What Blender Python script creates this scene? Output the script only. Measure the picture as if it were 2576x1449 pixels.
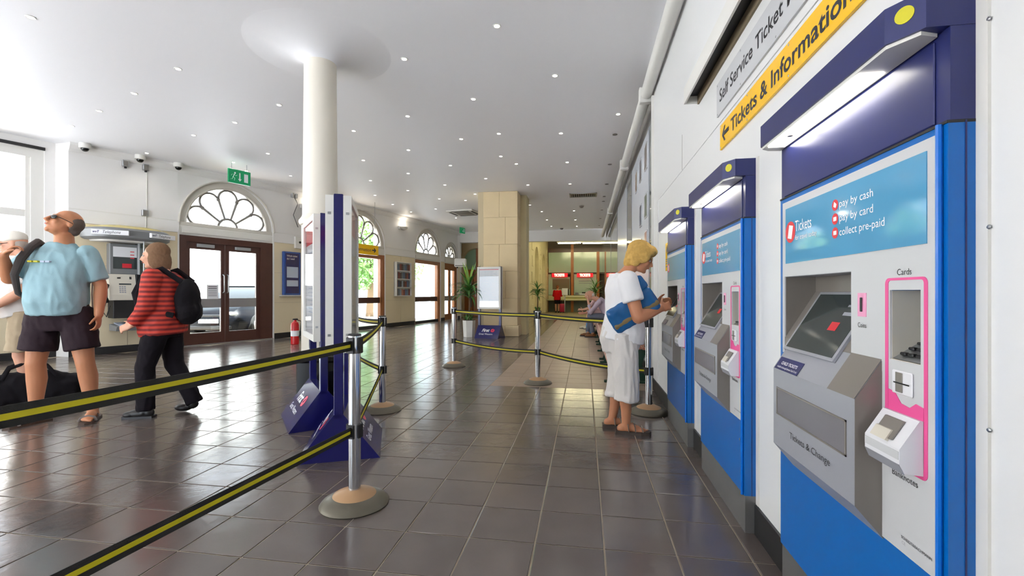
import bpy, bmesh, math, random
from mathutils import Vector, Matrix, noise
random.seed(7)
PI=math.pi
for o in list(bpy.data.objects): bpy.data.objects.remove(o)
scene=bpy.context.scene
COL=scene.collection
SPOT_W=8.
# ---------------------------------------------------------------- camera
FPX=1140.; CAMH=1.12; TH=math.atan(183/FPX); SN,CS=math.sin(TH),math.cos(TH); HORIZ=737.
cam=bpy.data.cameras.new('camera'); camo=bpy.data.objects.new('camera',cam); COL.objects.link(camo)
cam.sensor_width=36; cam.sensor_fit='HORIZONTAL'; cam.lens=FPX/2576*36
cam.shift_y=(HORIZ-724.5)/2576; cam.clip_start=.05; cam.clip_end=300
camo.location=(0,0,CAMH); camo.rotation_euler=(PI/2,0,TH)
scene.camera=camo
# ---------------------------------------------------------------- sky, sun, exposure
W=bpy.data.worlds.new('sky'); scene.world=W; W.use_nodes=True
bg=W.node_tree.nodes['Background']; bg.inputs[0].default_value=(.80,.90,1,1); bg.inputs[1].default_value=7.5
sun=bpy.data.lights.new('sun','SUN'); sun.energy=70; sun.angle=.01; sun.color=(1,.99,.98)
suno=bpy.data.objects.new('sun',sun); COL.objects.link(suno); suno.rotation_euler=(0,math.radians(28),math.radians(-12))
vs=scene.view_settings
vs.view_transform='Standard'; vs.look='None'; vs.gamma=1; vs.use_curve_mapping=False; vs.exposure=-0.28
# ---------------------------------------------------------------- pixel -> place helpers (measured from the photograph)
def ray(px,py):
    xc=(px-1288)/FPX; return (-SN+xc*CS, CS+xc*SN, (HORIZ-py)/FPX)
def fl(px,py,z=0.):
    r=ray(px,py); D=(z-CAMH)/r[2]; return Vector((r[0]*D,r[1]*D,z))
def onX(px,py,X):
    r=ray(px,py); D=X/r[0]; return Vector((X,r[1]*D,CAMH+r[2]*D))
def onY(px,py,Y):
    r=ray(px,py); D=Y/r[1]; return Vector((r[0]*D,Y,CAMH+r[2]*D))
def at(px,py,D):
    r=ray(px,py); return Vector((r[0]*D,r[1]*D,CAMH+r[2]*D))
# ---------------------------------------------------------------- materials
def lin(c):
    return tuple(((v/255)/12.92 if v<=10 else (((v/255)+.055)/1.055)**2.4) for v in c)+(1,)
def mat(name,rgb,rough=.5,metal=0.,spec=.5,emit=None,es=0,noise_amt=0.,noise_scale=6.,bump=0.,bump_scale=40.,coat=0.,sub=0.):
    m=bpy.data.materials.new(name); m.use_nodes=True; nt=m.node_tree; b=nt.nodes['Principled BSDF']
    c=lin(rgb); b.inputs['Base Color'].default_value=c; b.inputs['Roughness'].default_value=rough
    b.inputs['Metallic'].default_value=metal; b.inputs['Specular IOR Level'].default_value=spec
    if coat: b.inputs['Coat Weight'].default_value=coat; b.inputs['Coat Roughness'].default_value=.05
    if sub:
        b.inputs['Subsurface Weight'].default_value=sub; b.inputs['Subsurface Radius'].default_value=(.012,.005,.003)
    if emit: b.inputs['Emission Color'].default_value=lin(emit); b.inputs['Emission Strength'].default_value=es
    if noise_amt or bump:
        tc=nt.nodes.new('ShaderNodeTexCoord')
    if noise_amt:
        n=nt.nodes.new('ShaderNodeTexNoise'); n.inputs['Scale'].default_value=noise_scale; n.inputs['Detail'].default_value=5
        nt.links.new(tc.outputs['Object'],n.inputs['Vector'])
        mx=nt.nodes.new('ShaderNodeMix'); mx.data_type='RGBA'
        mx.inputs[6].default_value=tuple(v*(1-noise_amt) for v in c[:3])+(1,)
        mx.inputs[7].default_value=tuple(min(1,v*(1+noise_amt)) for v in c[:3])+(1,)
        nt.links.new(n.outputs['Fac'],mx.inputs[0]); nt.links.new(mx.outputs[2],b.inputs['Base Color'])
    if bump:
        n2=nt.nodes.new('ShaderNodeTexNoise'); n2.inputs['Scale'].default_value=bump_scale; n2.inputs['Detail'].default_value=4
        nt.links.new(tc.outputs['Object'],n2.inputs['Vector'])
        bp=nt.nodes.new('ShaderNodeBump'); bp.inputs['Strength'].default_value=bump; bp.inputs['Distance'].default_value=.01
        nt.links.new(n2.outputs['Fac'],bp.inputs['Height']); nt.links.new(bp.outputs['Normal'],b.inputs['Normal'])
    return m
def glass(name,tint=(255,255,255),refl=.08,rough=.0):
    m=bpy.data.materials.new(name); m.use_nodes=True; nt=m.node_tree; nt.nodes.clear()
    out=nt.nodes.new('ShaderNodeOutputMaterial'); mx=nt.nodes.new('ShaderNodeMixShader')
    t=nt.nodes.new('ShaderNodeBsdfTransparent'); t.inputs[0].default_value=lin(tint)
    g=nt.nodes.new('ShaderNodeBsdfGlossy'); g.inputs['Roughness'].default_value=rough
    fr=nt.nodes.new('ShaderNodeLayerWeight'); fr.inputs[0].default_value=.5
    pw=nt.nodes.new('ShaderNodeMath'); pw.operation='POWER'; pw.inputs[1].default_value=5; nt.links.new(fr.outputs['Facing'],pw.inputs[0])
    ml=nt.nodes.new('ShaderNodeMath'); ml.operation='MULTIPLY_ADD'; ml.inputs[1].default_value=.6; ml.inputs[2].default_value=refl
    nt.links.new(pw.outputs[0],ml.inputs[0]); nt.links.new(ml.outputs[0],mx.inputs[0])
    nt.links.new(t.outputs[0],mx.inputs[1]); nt.links.new(g.outputs[0],mx.inputs[2]); nt.links.new(mx.outputs[0],out.inputs[0])
    return m
def floor_mat(name,c0,c1,rough=.3,bmp=.2,spec=.7):
    m=bpy.data.materials.new(name); m.use_nodes=True; nt=m.node_tree; b=nt.nodes['Principled BSDF']; L=nt.links.new
    g=nt.nodes.new('ShaderNodeNewGeometry')
    mp=nt.nodes.new('ShaderNodeMapping'); mp.inputs['Scale'].default_value=(1,1,0)
    L(g.outputs['Position'],mp.inputs['Vector'])
    dv=nt.nodes.new('ShaderNodeVectorMath'); dv.operation='SUBTRACT'; dv.inputs[1].default_value=(TX0,TY0,0)
    L(mp.outputs[0],dv.inputs[0])
    sc=nt.nodes.new('ShaderNodeVectorMath'); sc.operation='SCALE'; sc.inputs['Scale'].default_value=1/PITCH; L(dv.outputs[0],sc.inputs[0])
    fo=nt.nodes.new('ShaderNodeVectorMath'); fo.operation='FLOOR'; L(sc.outputs[0],fo.inputs[0])
    wn=nt.nodes.new('ShaderNodeTexWhiteNoise'); wn.noise_dimensions='3D'; L(fo.outputs[0],wn.inputs['Vector'])
    # slate relief: stretched ridged noise, offset per tile
    of=nt.nodes.new('ShaderNodeVectorMath'); of.operation='MULTIPLY_ADD'; of.inputs[1].default_value=(7,7,7)
    L(wn.outputs['Color'],of.inputs[0]); L(mp.outputs[0],of.inputs[2])
    n1=nt.nodes.new('ShaderNodeTexNoise'); n1.inputs['Scale'].default_value=9; n1.inputs['Detail'].default_value=7; n1.inputs['Roughness'].default_value=.62; n1.inputs['Distortion'].default_value=1.2
    L(of.outputs[0],n1.inputs['Vector'])
    n2=nt.nodes.new('ShaderNodeTexNoise'); n2.inputs['Scale'].default_value=2.2; n2.inputs['Detail'].default_value=3; L(g.outputs['Position'],n2.inputs['Vector'])
    ad=nt.nodes.new('ShaderNodeMath'); ad.operation='MULTIPLY_ADD'; ad.inputs[1].default_value=.5; L(wn.outputs['Value'],ad.inputs[0]); L(n2.outputs['Fac'],ad.inputs[2])
    ad2=nt.nodes.new('ShaderNodeMath'); ad2.operation='SUBTRACT'; ad2.inputs[1].default_value=.25; L(ad.outputs[0],ad2.inputs[0])
    mx=nt.nodes.new('ShaderNodeMix'); mx.data_type='RGBA'; mx.inputs[6].default_value=lin(c0); mx.inputs[7].default_value=lin(c1)
    L(ad2.outputs[0],mx.inputs[0]); L(mx.outputs[2],b.inputs['Base Color'])
    rr=nt.nodes.new('ShaderNodeMapRange'); rr.inputs['To Min'].default_value=rough-.06; rr.inputs['To Max'].default_value=rough+.08
    L(n1.outputs['Fac'],rr.inputs['Value']); L(rr.outputs[0],b.inputs['Roughness'])
    bp=nt.nodes.new('ShaderNodeBump'); bp.inputs['Strength'].default_value=bmp; bp.inputs['Distance'].default_value=.008
    L(n1.outputs['Fac'],bp.inputs['Height']); L(bp.outputs[0],b.inputs['Normal'])
    b.inputs['Specular IOR Level'].default_value=spec
    return m
PITCH=.3045
_p=fl(1525,1449); _q=fl(1517,1381)
TX0,TY0=_p.x,_q.y
M={}
def defmats():
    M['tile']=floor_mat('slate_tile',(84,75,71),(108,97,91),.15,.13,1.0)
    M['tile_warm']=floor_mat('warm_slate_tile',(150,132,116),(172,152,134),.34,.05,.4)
    M['grout']=mat('grout',(168,154,134),.8)
    M['white']=mat('white_wall_paint',(234,232,229),.55,bump=.04,bump_scale=90)
    M['panel']=mat('white_wall_panel',(228,228,227),.32)
    M['ceil']=mat('ceiling_paint',(249,249,252),.5,noise_amt=.02,noise_scale=.7)
    M['cream']=mat('cream_wall_panel',(224,209,177),.45,noise_amt=.05,noise_scale=1.5)
    M['stone']=mat('bath_stone',(230,208,166),.75,noise_amt=.10,noise_scale=2.2,bump=.25,bump_scale=18)
    M['stone_y']=mat('yellow_lit_stone',(226,212,168),.75,noise_amt=.08,noise_scale=2.,bump=.3,bump_scale=12)
    M['skirt']=mat('black_skirting',(34,34,36),.35)
    M['joint']=mat('panel_joint',(186,172,148),.8)
    M['brown']=mat('dark_brown_wood',(78,46,36),.35,noise_amt=.2,noise_scale=9)
    M['midbrown']=mat('mid_brown_wood',(150,92,50),.35,noise_amt=.15,noise_scale=8)
    M['orange']=mat('orange_brown_wood',(176,104,44),.35,noise_amt=.12,noise_scale=6)
    M['frame_w']=mat('white_frame_paint',(226,224,218),.4)
    M['colpaint']=mat('column_cream_paint',(232,225,210),.3)
    M['frame_g']=mat('grey_glazing_bar',(128,124,118),.45)
    M['ring']=mat('arch_moulding_paint',(208,203,193),.5)
    M['steel']=mat('brushed_steel',(176,178,180),.32,metal=.9)
    M['satin']=mat('satin_plinth_steel',(150,150,150),.38,metal=.75,noise_amt=.12,noise_scale=5)
    M['chrome']=mat('polished_post_steel',(205,207,210),.14,metal=1.)
    M['pane']=glass('window_pane',(255,255,255),.05)
    M['dpane']=glass('door_pane',(246,250,250),.05)
    M['case']=glass('poster_case_glass',(250,250,250),.05)
    M['black']=mat('matt_black',(22,22,24),.5)
    M['gloss_black']=mat('gloss_black',(14,14,15),.12)
    M['blackrub']=mat('black_rubber',(28,28,28),.7)
    M['navy']=mat('navy_paint',(34,41,98),.28,noise_amt=.03,noise_scale=2)
    M['blue']=mat('bright_blue_paint',(0,100,180),.3)
    M['bluelt']=mat('bright_blue_edge',(0,108,206),.25)
    M['silver']=mat('light_grey_panel',(198,199,201),.35)
    M['alu']=mat('silver_grey_metal',(158,160,168),.38,metal=.15)
    M['alud']=mat('taupe_grey_metal',(128,122,116),.4,metal=.15)
    M['poster']=mat('blue_poster',(84,156,196),.06,noise_amt=.12,noise_scale=3)
    M['pink']=mat('pink_frame',(232,84,150),.4)
    M['pinklt']=mat('pale_pink',(238,160,196),.4)
    M['red']=mat('red_print',(222,44,58),.35)
    M['redball']=mat('red_logo',(230,40,84),.35)
    M['textd']=mat('dark_lettering',(42,42,46),.45)
    M['textw']=mat('white_lettering',(246,246,248),.4)
    M['textg']=mat('grey_lettering',(150,152,160),.5)
    M['yellow']=mat('yellow_sign',(252,196,16),.22)
    M['ydot']=mat('yellow_disc',(208,200,22),.4)
    M['ystripe']=mat('yellow_stripe',(208,196,22),.6)
    M['belt']=mat('black_webbing',(36,35,33),.75,bump=.2,bump_scale=300)
    M['base']=mat('bronze_grey_base',(104,99,86),.38,metal=.5)
    M['basetop']=mat('tan_base_cap',(178,140,100),.4)
    M['green']=mat('exit_sign_green',(10,140,88),.4,emit=(10,150,92),es=.25)
    M['paper']=mat('white_paper',(240,241,244),.6)
    M['dgreen']=mat('dark_green_iron',(22,58,44),.4)
    M['benchwood']=mat('pinkish_bench_timber',(168,112,92),.3,noise_amt=.15,noise_scale=10)
    M['lamp']=mat('lamp_glow',(255,250,238),.4,emit=(255,246,228),es=30)
    M['diff']=mat('machine_light_diffuser',(250,250,246),.4,emit=(255,250,238),es=14)
    M['tubel']=mat('fluorescent_tube',(255,252,240),.4,emit=(255,244,196),es=42)
    M['lens_off']=mat('unlit_lamp',(96,94,92),.3)
    M['concrete']=mat('pale_pavement',(204,207,212),.9,noise_amt=.06,noise_scale=1.)
    M['facade']=mat('pale_facade',(222,218,210),.9,noise_amt=.05,noise_scale=.5)
    M['winfar']=mat('far_window_glass',(96,104,110),.2)
    M['leaf']=mat('leaf_green',(74,122,52),.45,noise_amt=.3,noise_scale=9)
    M['leaf2']=mat('leaf_lime',(132,170,66),.45,noise_amt=.2,noise_scale=9)
    M['treeleaf']=mat('tree_leaf',(112,150,78),.6,noise_amt=.35,noise_scale=1.5)
    M['bark']=mat('bark',(110,86,62),.9)
    M['soil']=mat('soil',(60,46,36),.95)
    M['redext']=mat('extinguisher_red',(196,22,26),.25)
    M['mirrorglass']=mat('grey_cladding_glass',(150,154,152),.06,spec=.9,coat=.6)
    M['cladw']=mat('white_cladding_sheet',(222,226,234),.2)
    M['office']=mat('pale_green_glass',(186,208,186),.12,noise_amt=.04,noise_scale=1)
    M['officed']=mat('dark_fascia',(76,62,48),.5)
    M['counter']=mat('cream_counter',(222,220,178),.4)
    M['dim']=mat('dim_interior',(126,112,88),.6)
    M['signred']=mat('lit_red_sign',(214,20,36),.4,emit=(230,26,44),es=1.0)
    M['signlit']=mat('lit_sign_letters',(255,238,214),.4,emit=(255,236,206),es=2.2)
    M['yfloor']=mat('yellow_lit_hall_floor',(150,140,104),.4)  # yellow lamp light of the ticket hall is put into this floor colour
    M['screen']=mat('dark_screen',(52,60,60),.08)
    M['noteface']=mat('white_plastic',(224,224,228),.35)
    M['cyan']=mat('pale_print',(188,198,214),.6)
    M['carpaint']=mat('dark_car_paint',(10,12,17),.3,spec=.15)
    M['tyre']=mat('tyre',(26,26,26),.8)
    M['rim']=mat('wheel_rim',(206,208,210),.3,metal=.6)
    M['plate']=mat('number_plate',(232,232,220),.5)
    M['phonegrey']=mat('phone_grey',(128,130,132),.4)
    M['phonedome']=mat('phone_dome',(206,190,118),.2)
    M['phonepanel']=mat('phone_panel',(216,210,196),.4,metal=.2)
    M['lowpanel']=mat('grey_green_panel',(104,112,100),.5)
    M['crimson']=mat('crimson_shell',(176,24,64),.35)
    M['passgreen']=mat('pale_green_tympanum',(176,214,176),.3)
    M['tintglass']=glass('tinted_screen_glass',(190,200,196),.08)
# ---------------------------------------------------------------- object helpers
def tag(o,label=None,cat=None,group=None,kind=None):
    if label: o['label']=label
    if cat: o['category']=cat
    if group: o['group']=group
    if kind: o['kind']=kind
    return o
def empty(name,loc=(0,0,0),rz=0.,label=None,cat=None,group=None,kind=None,mtx=None):
    o=bpy.data.objects.new(name,None); COL.objects.link(o); o.empty_display_size=.1
    if mtx is not None: o.matrix_world=mtx
    else: o.location=loc; o.rotation_euler=(0,0,rz)
    return tag(o,label,cat,group,kind)
def frame(origin,ux):
    u=Vector((ux[0],ux[1],0)).normalized(); z=Vector((0,0,1)); y=z.cross(u)
    m=Matrix.Identity(4)
    for i in range(3): m[i][0]=u[i]; m[i][1]=y[i]; m[i][2]=z[i]; m[i][3]=origin[i]
    return m
def link(name,me,parent=None,mtx=None,loc=None,rz=None):
    o=bpy.data.objects.new(name,me); COL.objects.link(o)
    if parent is not None: o.parent=parent
    if mtx is not None: o.matrix_local=mtx
    if loc is not None: o.location=loc
    if rz is not None: o.rotation_euler=(0,0,rz)
    return o
class B:
    def __init__(s): s.bm=bmesh.new()
    def box(s,x0,y0,z0,x1,y1,z1,bev=0,seg=1):
        r=bmesh.ops.create_cube(s.bm,size=1.); vs_=r['verts']
        bmesh.ops.scale(s.bm,verts=vs_,vec=(abs(x1-x0),abs(y1-y0),abs(z1-z0)))
        bmesh.ops.translate(s.bm,verts=vs_,vec=((x0+x1)/2,(y0+y1)/2,(z0+z1)/2))
        if bev:
            es=list({e for v in vs_ for e in v.link_edges})
            bmesh.ops.bevel(s.bm,geom=es,offset=bev,segments=seg,affect='EDGES',profile=.5)
        return s
    def loft(s,rings,cap=True,closed=False):
        R=[[s.bm.verts.new(p) for p in r] for r in rings]; n=len(R[0])
        for i in range(len(R)-(0 if closed else 1)):
            a,b=R[i],R[(i+1)%len(R)]
            for k in range(n):
                s.bm.faces.new((a[k],a[(k+1)%n],b[(k+1)%n],b[k]))
        if cap and not closed:
            s.bm.faces.new(R[0][::-1]); s.bm.faces.new(R[-1])
        return s
    def tube(s,pts,r,n=10,closed=False,cap=True):
        pts=[Vector(p) for p in pts]; N=len(pts); rs=r if isinstance(r,(list,tuple)) else [r]*N
        rings=[]; prev=None
        for i,p in enumerate(pts):
            if closed: d=pts[(i+1)%N]-pts[i-1]
            else: d=pts[min(i+1,N-1)]-pts[max(i-1,0)]
            d.normalize()
            if prev is None:
                a=Vector((0,0,1)) if abs(d.z)<.9 else Vector((1,0,0))
                u=d.cross(a).normalized()
            else:
                u=(prev-d*prev.dot(d)); u=u.normalized() if u.length>1e-6 else d.orthogonal().normalized()
            prev=u; v=d.cross(u)
            rr=rs[i] if isinstance(rs[i],(tuple,list)) else (rs[i],rs[i])
            rings.append([p+u*rr[0]*math.cos(2*PI*k/n)+v*rr[1]*math.sin(2*PI*k/n) for k in range(n)])
        return s.loft(rings,cap,closed)
    def cyl(s,p0,p1,r0,r1=None,n=20): return s.tube([p0,p1],[r0,r0 if r1 is None else r1],n)
    def lathe(s,prof,n=32,c=(0,0,0)):
        rings=[[(c[0]+r*math.cos(2*PI*k/n),c[1]+r*math.sin(2*PI*k/n),c[2]+z) for k in range(n)] for r,z in prof]
        return s.loft(rings)
    def ell(s,c,r,rot=None,nu=16,nv=10):
        c=Vector(c); rot=rot or Matrix.Identity(3)
        top=s.bm.verts.new(c+rot@Vector((0,0,r[2]))); bot=s.bm.verts.new(c-rot@Vector((0,0,r[2])))
        R=[]
        for j in range(1,nv):
            t=PI*j/nv
            R.append([s.bm.verts.new(c+rot@Vector((r[0]*math.sin(t)*math.cos(2*PI*k/nu),r[1]*math.sin(t)*math.sin(2*PI*k/nu),r[2]*math.cos(t)))) for k in range(nu)])
        for k in range(nu):
            s.bm.faces.new((top,R[0][k],R[0][(k+1)%nu])); s.bm.faces.new((bot,R[-1][(k+1)%nu],R[-1][k]))
            for j in range(len(R)-1): s.bm.faces.new((R[j][k],R[j+1][k],R[j+1][(k+1)%nu],R[j][(k+1)%nu]))
        return s
    def prism(s,poly,axis,a,b):
        # poly: 2d points in the two other axes (cyclic order xyz)
        def P(p,t):
            if axis=='x': return (t,p[0],p[1])
            if axis=='y': return (p[0],t,p[1])
            return (p[0],p[1],t)
        return s.loft([[P(p,a) for p in poly],[P(p,b) for p in poly]])
    def face(s,pts):
        s.bm.faces.new([s.bm.verts.new(p) for p in pts]); return s
    def mesh(s,name,m=None,smooth=35):
        bmesh.ops.recalc_face_normals(s.bm,faces=s.bm.faces)
        me=bpy.data.meshes.new(name); s.bm.to_mesh(me); s.bm.free()
        if m is not None: me.materials.append(M[m] if isinstance(m,str) else m)
        if smooth:
            me.polygons.foreach_set('use_smooth',[True]*len(me.polygons)); me.set_sharp_from_angle(angle=math.radians(smooth))
        return me
    def obj(s,name,m,parent=None,mtx=None,smooth=35,loc=None,rz=None):
        return link(name,s.mesh(name,m,smooth),parent,mtx,loc,rz)
def rrect(w,h,r,n=4,cx=0,cz=0):
    out=[]
    for (sx,sz,a0) in ((1,1,0),(-1,1,90),(-1,-1,180),(1,-1,270)):
        for k in range(n+1):
            a=math.radians(a0+90*k/n); out.append((cx+sx*(w/2-r)+r*math.cos(a),cz+sz*(h/2-r)+r*math.sin(a)))
    return out
def text_mesh(s,shear=0.,bold=0.,spacing=1.):
    cu=bpy.data.curves.new('t','FONT'); cu.body=s; cu.size=1; cu.extrude=0; cu.shear=shear; cu.offset=bold; cu.space_character=spacing; cu.resolution_u=3
    o=bpy.data.objects.new('t',cu); COL.objects.link(o)
    dg=bpy.context.evaluated_depsgraph_get(); me=bpy.data.meshes.new_from_object(o.evaluated_get(dg))
    bpy.data.objects.remove(o); return me
def text(name,s,m,parent,x,z,w=None,h=None,y=-.001,shear=0.,bold=0.,align='l',mtx=None,spacing=1.):
    """lettering in the local x-z plane facing -y, its box fitted to w x h (h = cap/line height)"""
    me=text_mesh(s,shear,bold,spacing); xs=[v.co.x for v in me.vertices]; ys=[v.co.y for v in me.vertices]
    x0,x1=min(xs),max(xs); 
    hh=.70                                     # cap height of the face
    sz=(h/hh) if h else None; sx=(w/(x1-x0)) if w else None
    if sz is None: sz=sx
    if sx is None: sx=sz
    wid=(x1-x0)*sx; ox=x-(wid/2 if align=='c' else (wid if align=='r' else 0))
    for v in me.vertices:
        v.co=Vector((ox+(v.co.x-x0)*sx, y, z+v.co.y*sz))
    if mtx is not None: me.transform(mtx)
    me.materials.append(M[m])
    words=len(s.replace('\n',' ').split())
    if words>1 and (h or 0)>=.04:
        return split_words(name,me,parent,sz*.16)
    return link(name,me,parent)
def split_words(name,me,parent,gap):
    n=len(me.vertices); par=list(range(n))
    def find(a):
        while par[a]!=a: par[a]=par[par[a]]; a=par[a]
        return a
    for e in me.edges:
        a,b_=find(e.vertices[0]),find(e.vertices[1])
        if a!=b_: par[a]=b_
    isl={}
    for i in range(n): isl.setdefault(find(i),[]).append(i)
    ks=sorted(isl,key=lambda k:min(me.vertices[i].co.x for i in isl[k])); groups=[]; right=None
    for k in ks:
        lo=min(me.vertices[i].co.x for i in isl[k]); hi=max(me.vertices[i].co.x for i in isl[k])
        if right is None or lo-right>gap: groups.append([])
        groups[-1].append(k); right=hi if right is None else max(right,hi)
    o=None
    for g in groups:
        keep=set(i for k in g for i in isl[k]); bm=bmesh.new(); bm.from_mesh(me); bm.verts.ensure_lookup_table()
        bmesh.ops.delete(bm,geom=[v for v in bm.verts if v.index not in keep],context='VERTS')
        m2=me.copy(); bm.to_mesh(m2); bm.free(); o=link(name,m2,parent)
    return o
def copytree(o,parent=None):
    c=o.copy(); COL.objects.link(c); c.parent=parent
    for ch in o.children:
        d=copytree(ch,c)
    return c
def vox(bm_builder,name,m,size,smooth=6,wr=0.,wrs=9.,seed=0.,parent=None,fac=.5,zs=.8):
    """union of overlapping volumes -> one continuous surface"""
    me=bm_builder.mesh('tmp',None,0); o=bpy.data.objects.new('tmp',me); COL.objects.link(o)
    r=o.modifiers.new('r','REMESH'); r.mode='VOXEL'; r.voxel_size=size
    if smooth:
        sm=o.modifiers.new('s','SMOOTH'); sm.factor=fac; sm.iterations=smooth
    dg=bpy.context.evaluated_depsgraph_get(); me2=bpy.data.meshes.new_from_object(o.evaluated_get(dg))
    bpy.data.objects.remove(o); bpy.data.meshes.remove(me)
    if wr:
        ns=[v.normal.copy() for v in me2.vertices]
        for v,n in zip(me2.vertices,ns):
            p=v.co; q=Vector((p.x*wrs+seed,p.y*wrs,p.z*wrs*zs+p.x*wrs*.5))
            a=noise.noise(q)+.5*noise.noise(q*2.3)
            v.co=p+n*(wr*(1-abs(a)*2.2))
    me2.polygons.foreach_set('use_smooth',[True]*len(me2.polygons))
    me2.name=name; me2.materials.append(M[m] if isinstance(m,str) else m)
    return link(name,me2,parent)
defmats()
# ================================================================ STRUCTURE
CZ=3.75
def curveX(Y):
    t=Y-6.6; return -8.9+.45*t-.0135*t*t
def lw(px):
    r=ray(px,HORIZ); D=3.; prev=None
    while D<40:
        v=r[0]*D-curveX(r[1]*D)
        if prev is not None and prev>0>=v: break
        prev=v; D+=.01
    return Vector((r[0]*D,r[1]*D,0))
# ---- floor: base slab, single tiles, the rest of the tiling
floor=B().box(-12.6,-3.2,-.12,1.0,19.3,-.004).obj('floor','grout',smooth=0)
tag(floor,'brown grey slate tile floor of the station hall with pale grout','floor',kind='structure')
def tile_mesh(name,m):
    e=PITCH/2-.0038; b=.0022
    return B().loft([[(-e,-e,-.004),(e,-e,-.004),(e,e,-.004),(-e,e,-.004)],[(-e,-e,-b*.6),(e,-e,-b*.6),(e,e,-b*.6),(-e,e,-b*.6)],[(-e+b,-e+b,0),(e-b,-e+b,0),(e-b,e-b,0),(-e+b,e-b,0)]]).mesh(name,m,0)
tm={'tile':tile_mesh('tile','tile'),'tile_warm':tile_mesh('tile','tile_warm')}
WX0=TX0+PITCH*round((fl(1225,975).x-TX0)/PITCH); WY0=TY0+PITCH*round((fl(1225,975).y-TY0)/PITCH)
cells=[]
for i in range(-42,6):
    for j in range(-14,64):
        cx=TX0+(i+.5)*PITCH; cy=TY0+(j+.5)*PITCH
        if cx>.93 or cy>19.1 or cy<-3: continue
        lim=curveX(cy) if cy>6.6 else -9.19-(6.6-cy)*.372
        if cx<lim+.1: continue
        if cy<2.4 and cx<-5.5: continue
        D=-SN*cx+CS*cy; R=CS*cx+SN*cy
        vis=False; area=0
        if D>.5:
            px=1288+FPX*R/D; py=HORIZ+FPX*CAMH/D
            vis=-60<px<2636 and py<1500
            area=FPX*FPX*CAMH*PITCH*PITCH/D**3
        cells.append((area if vis else 0,cx,cy))
cells.sort(reverse=True)
rest=B(); restw=B()
for n,(a,cx,cy) in enumerate(cells):
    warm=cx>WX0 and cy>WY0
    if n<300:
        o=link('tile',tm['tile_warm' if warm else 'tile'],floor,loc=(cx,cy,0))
    else:
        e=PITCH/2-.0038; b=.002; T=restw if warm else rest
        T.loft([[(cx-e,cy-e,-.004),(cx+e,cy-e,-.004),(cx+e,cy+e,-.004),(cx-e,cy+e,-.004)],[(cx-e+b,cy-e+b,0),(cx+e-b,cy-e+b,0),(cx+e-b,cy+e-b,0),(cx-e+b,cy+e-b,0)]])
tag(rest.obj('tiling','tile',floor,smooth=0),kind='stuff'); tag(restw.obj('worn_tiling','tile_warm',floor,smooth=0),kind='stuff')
# ---- ceiling
# ---- curved left wall, built as flat bays
VP=[lw(p) for p in (172,447,690,840,970,1043,1109,1118,1151)]+[Vector((-5.33,19.0,0))]
BAYS=[]
_W0=Vector((-9.19,6.6,0)); _WA=_W0+Vector((-.349,-.937,0)).normalized()*9.8
_out=[(_WA.x-.35,_WA.y),(_W0.x-.35,_W0.y+.1)]+[(p.x-.33,p.y+.1) for p in VP[1:]]+[(1.4,19.1),(1.4,-3.4),(_WA.x-.35,-3.4)]
ceiling=B().prism(_out,'z',CZ,CZ+.2).obj('ceiling','ceil',smooth=0)
tag(ceiling,'flat white painted ceiling of the station hall','ceiling',kind='structure')
SPRING=2.58
def bay_plain(A,Bp,n):
    L=(Bp-A).length; mt=frame(A,Bp-A)
    root=empty('wall_left' if n==0 else 'wall_left_bay',mtx=mt,kind='structure')
    B().box(0,0,2.37,L,.35,CZ).obj('painted_upper_wall','white',root,smooth=0)
    B().box(0,.012,0,L,.35,2.37).obj('joint_backing','joint',root,smooth=0)
    # stone-coloured facing panels with open joints
    nz=[.13,.88,1.62,2.365]; nx=max(1,round(L/.95)); w=L/nx
    for i in range(nx):
        for k in range(3):
            B().box(i*w+.003,0,nz[k]+.003,(i+1)*w-.003,.012,nz[k+1]-.003).obj('panel','cream',root,smooth=0)
    B().box(0,-.014,0,L,.012,.13).obj('skirting','skirt',root,smooth=0)
    B().prism([(-.09,CZ),(-.09,CZ-.04),(-.05,CZ-.1),(-.012,CZ-.14),(.0,CZ-.14),(0,CZ)],'x',0,L).obj('cornice','white',root,smooth=0)
    B().box(0,-.006,2.6,L,0,2.615).obj('dado_line','frame_w',root,smooth=0)
    return root,L
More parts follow.
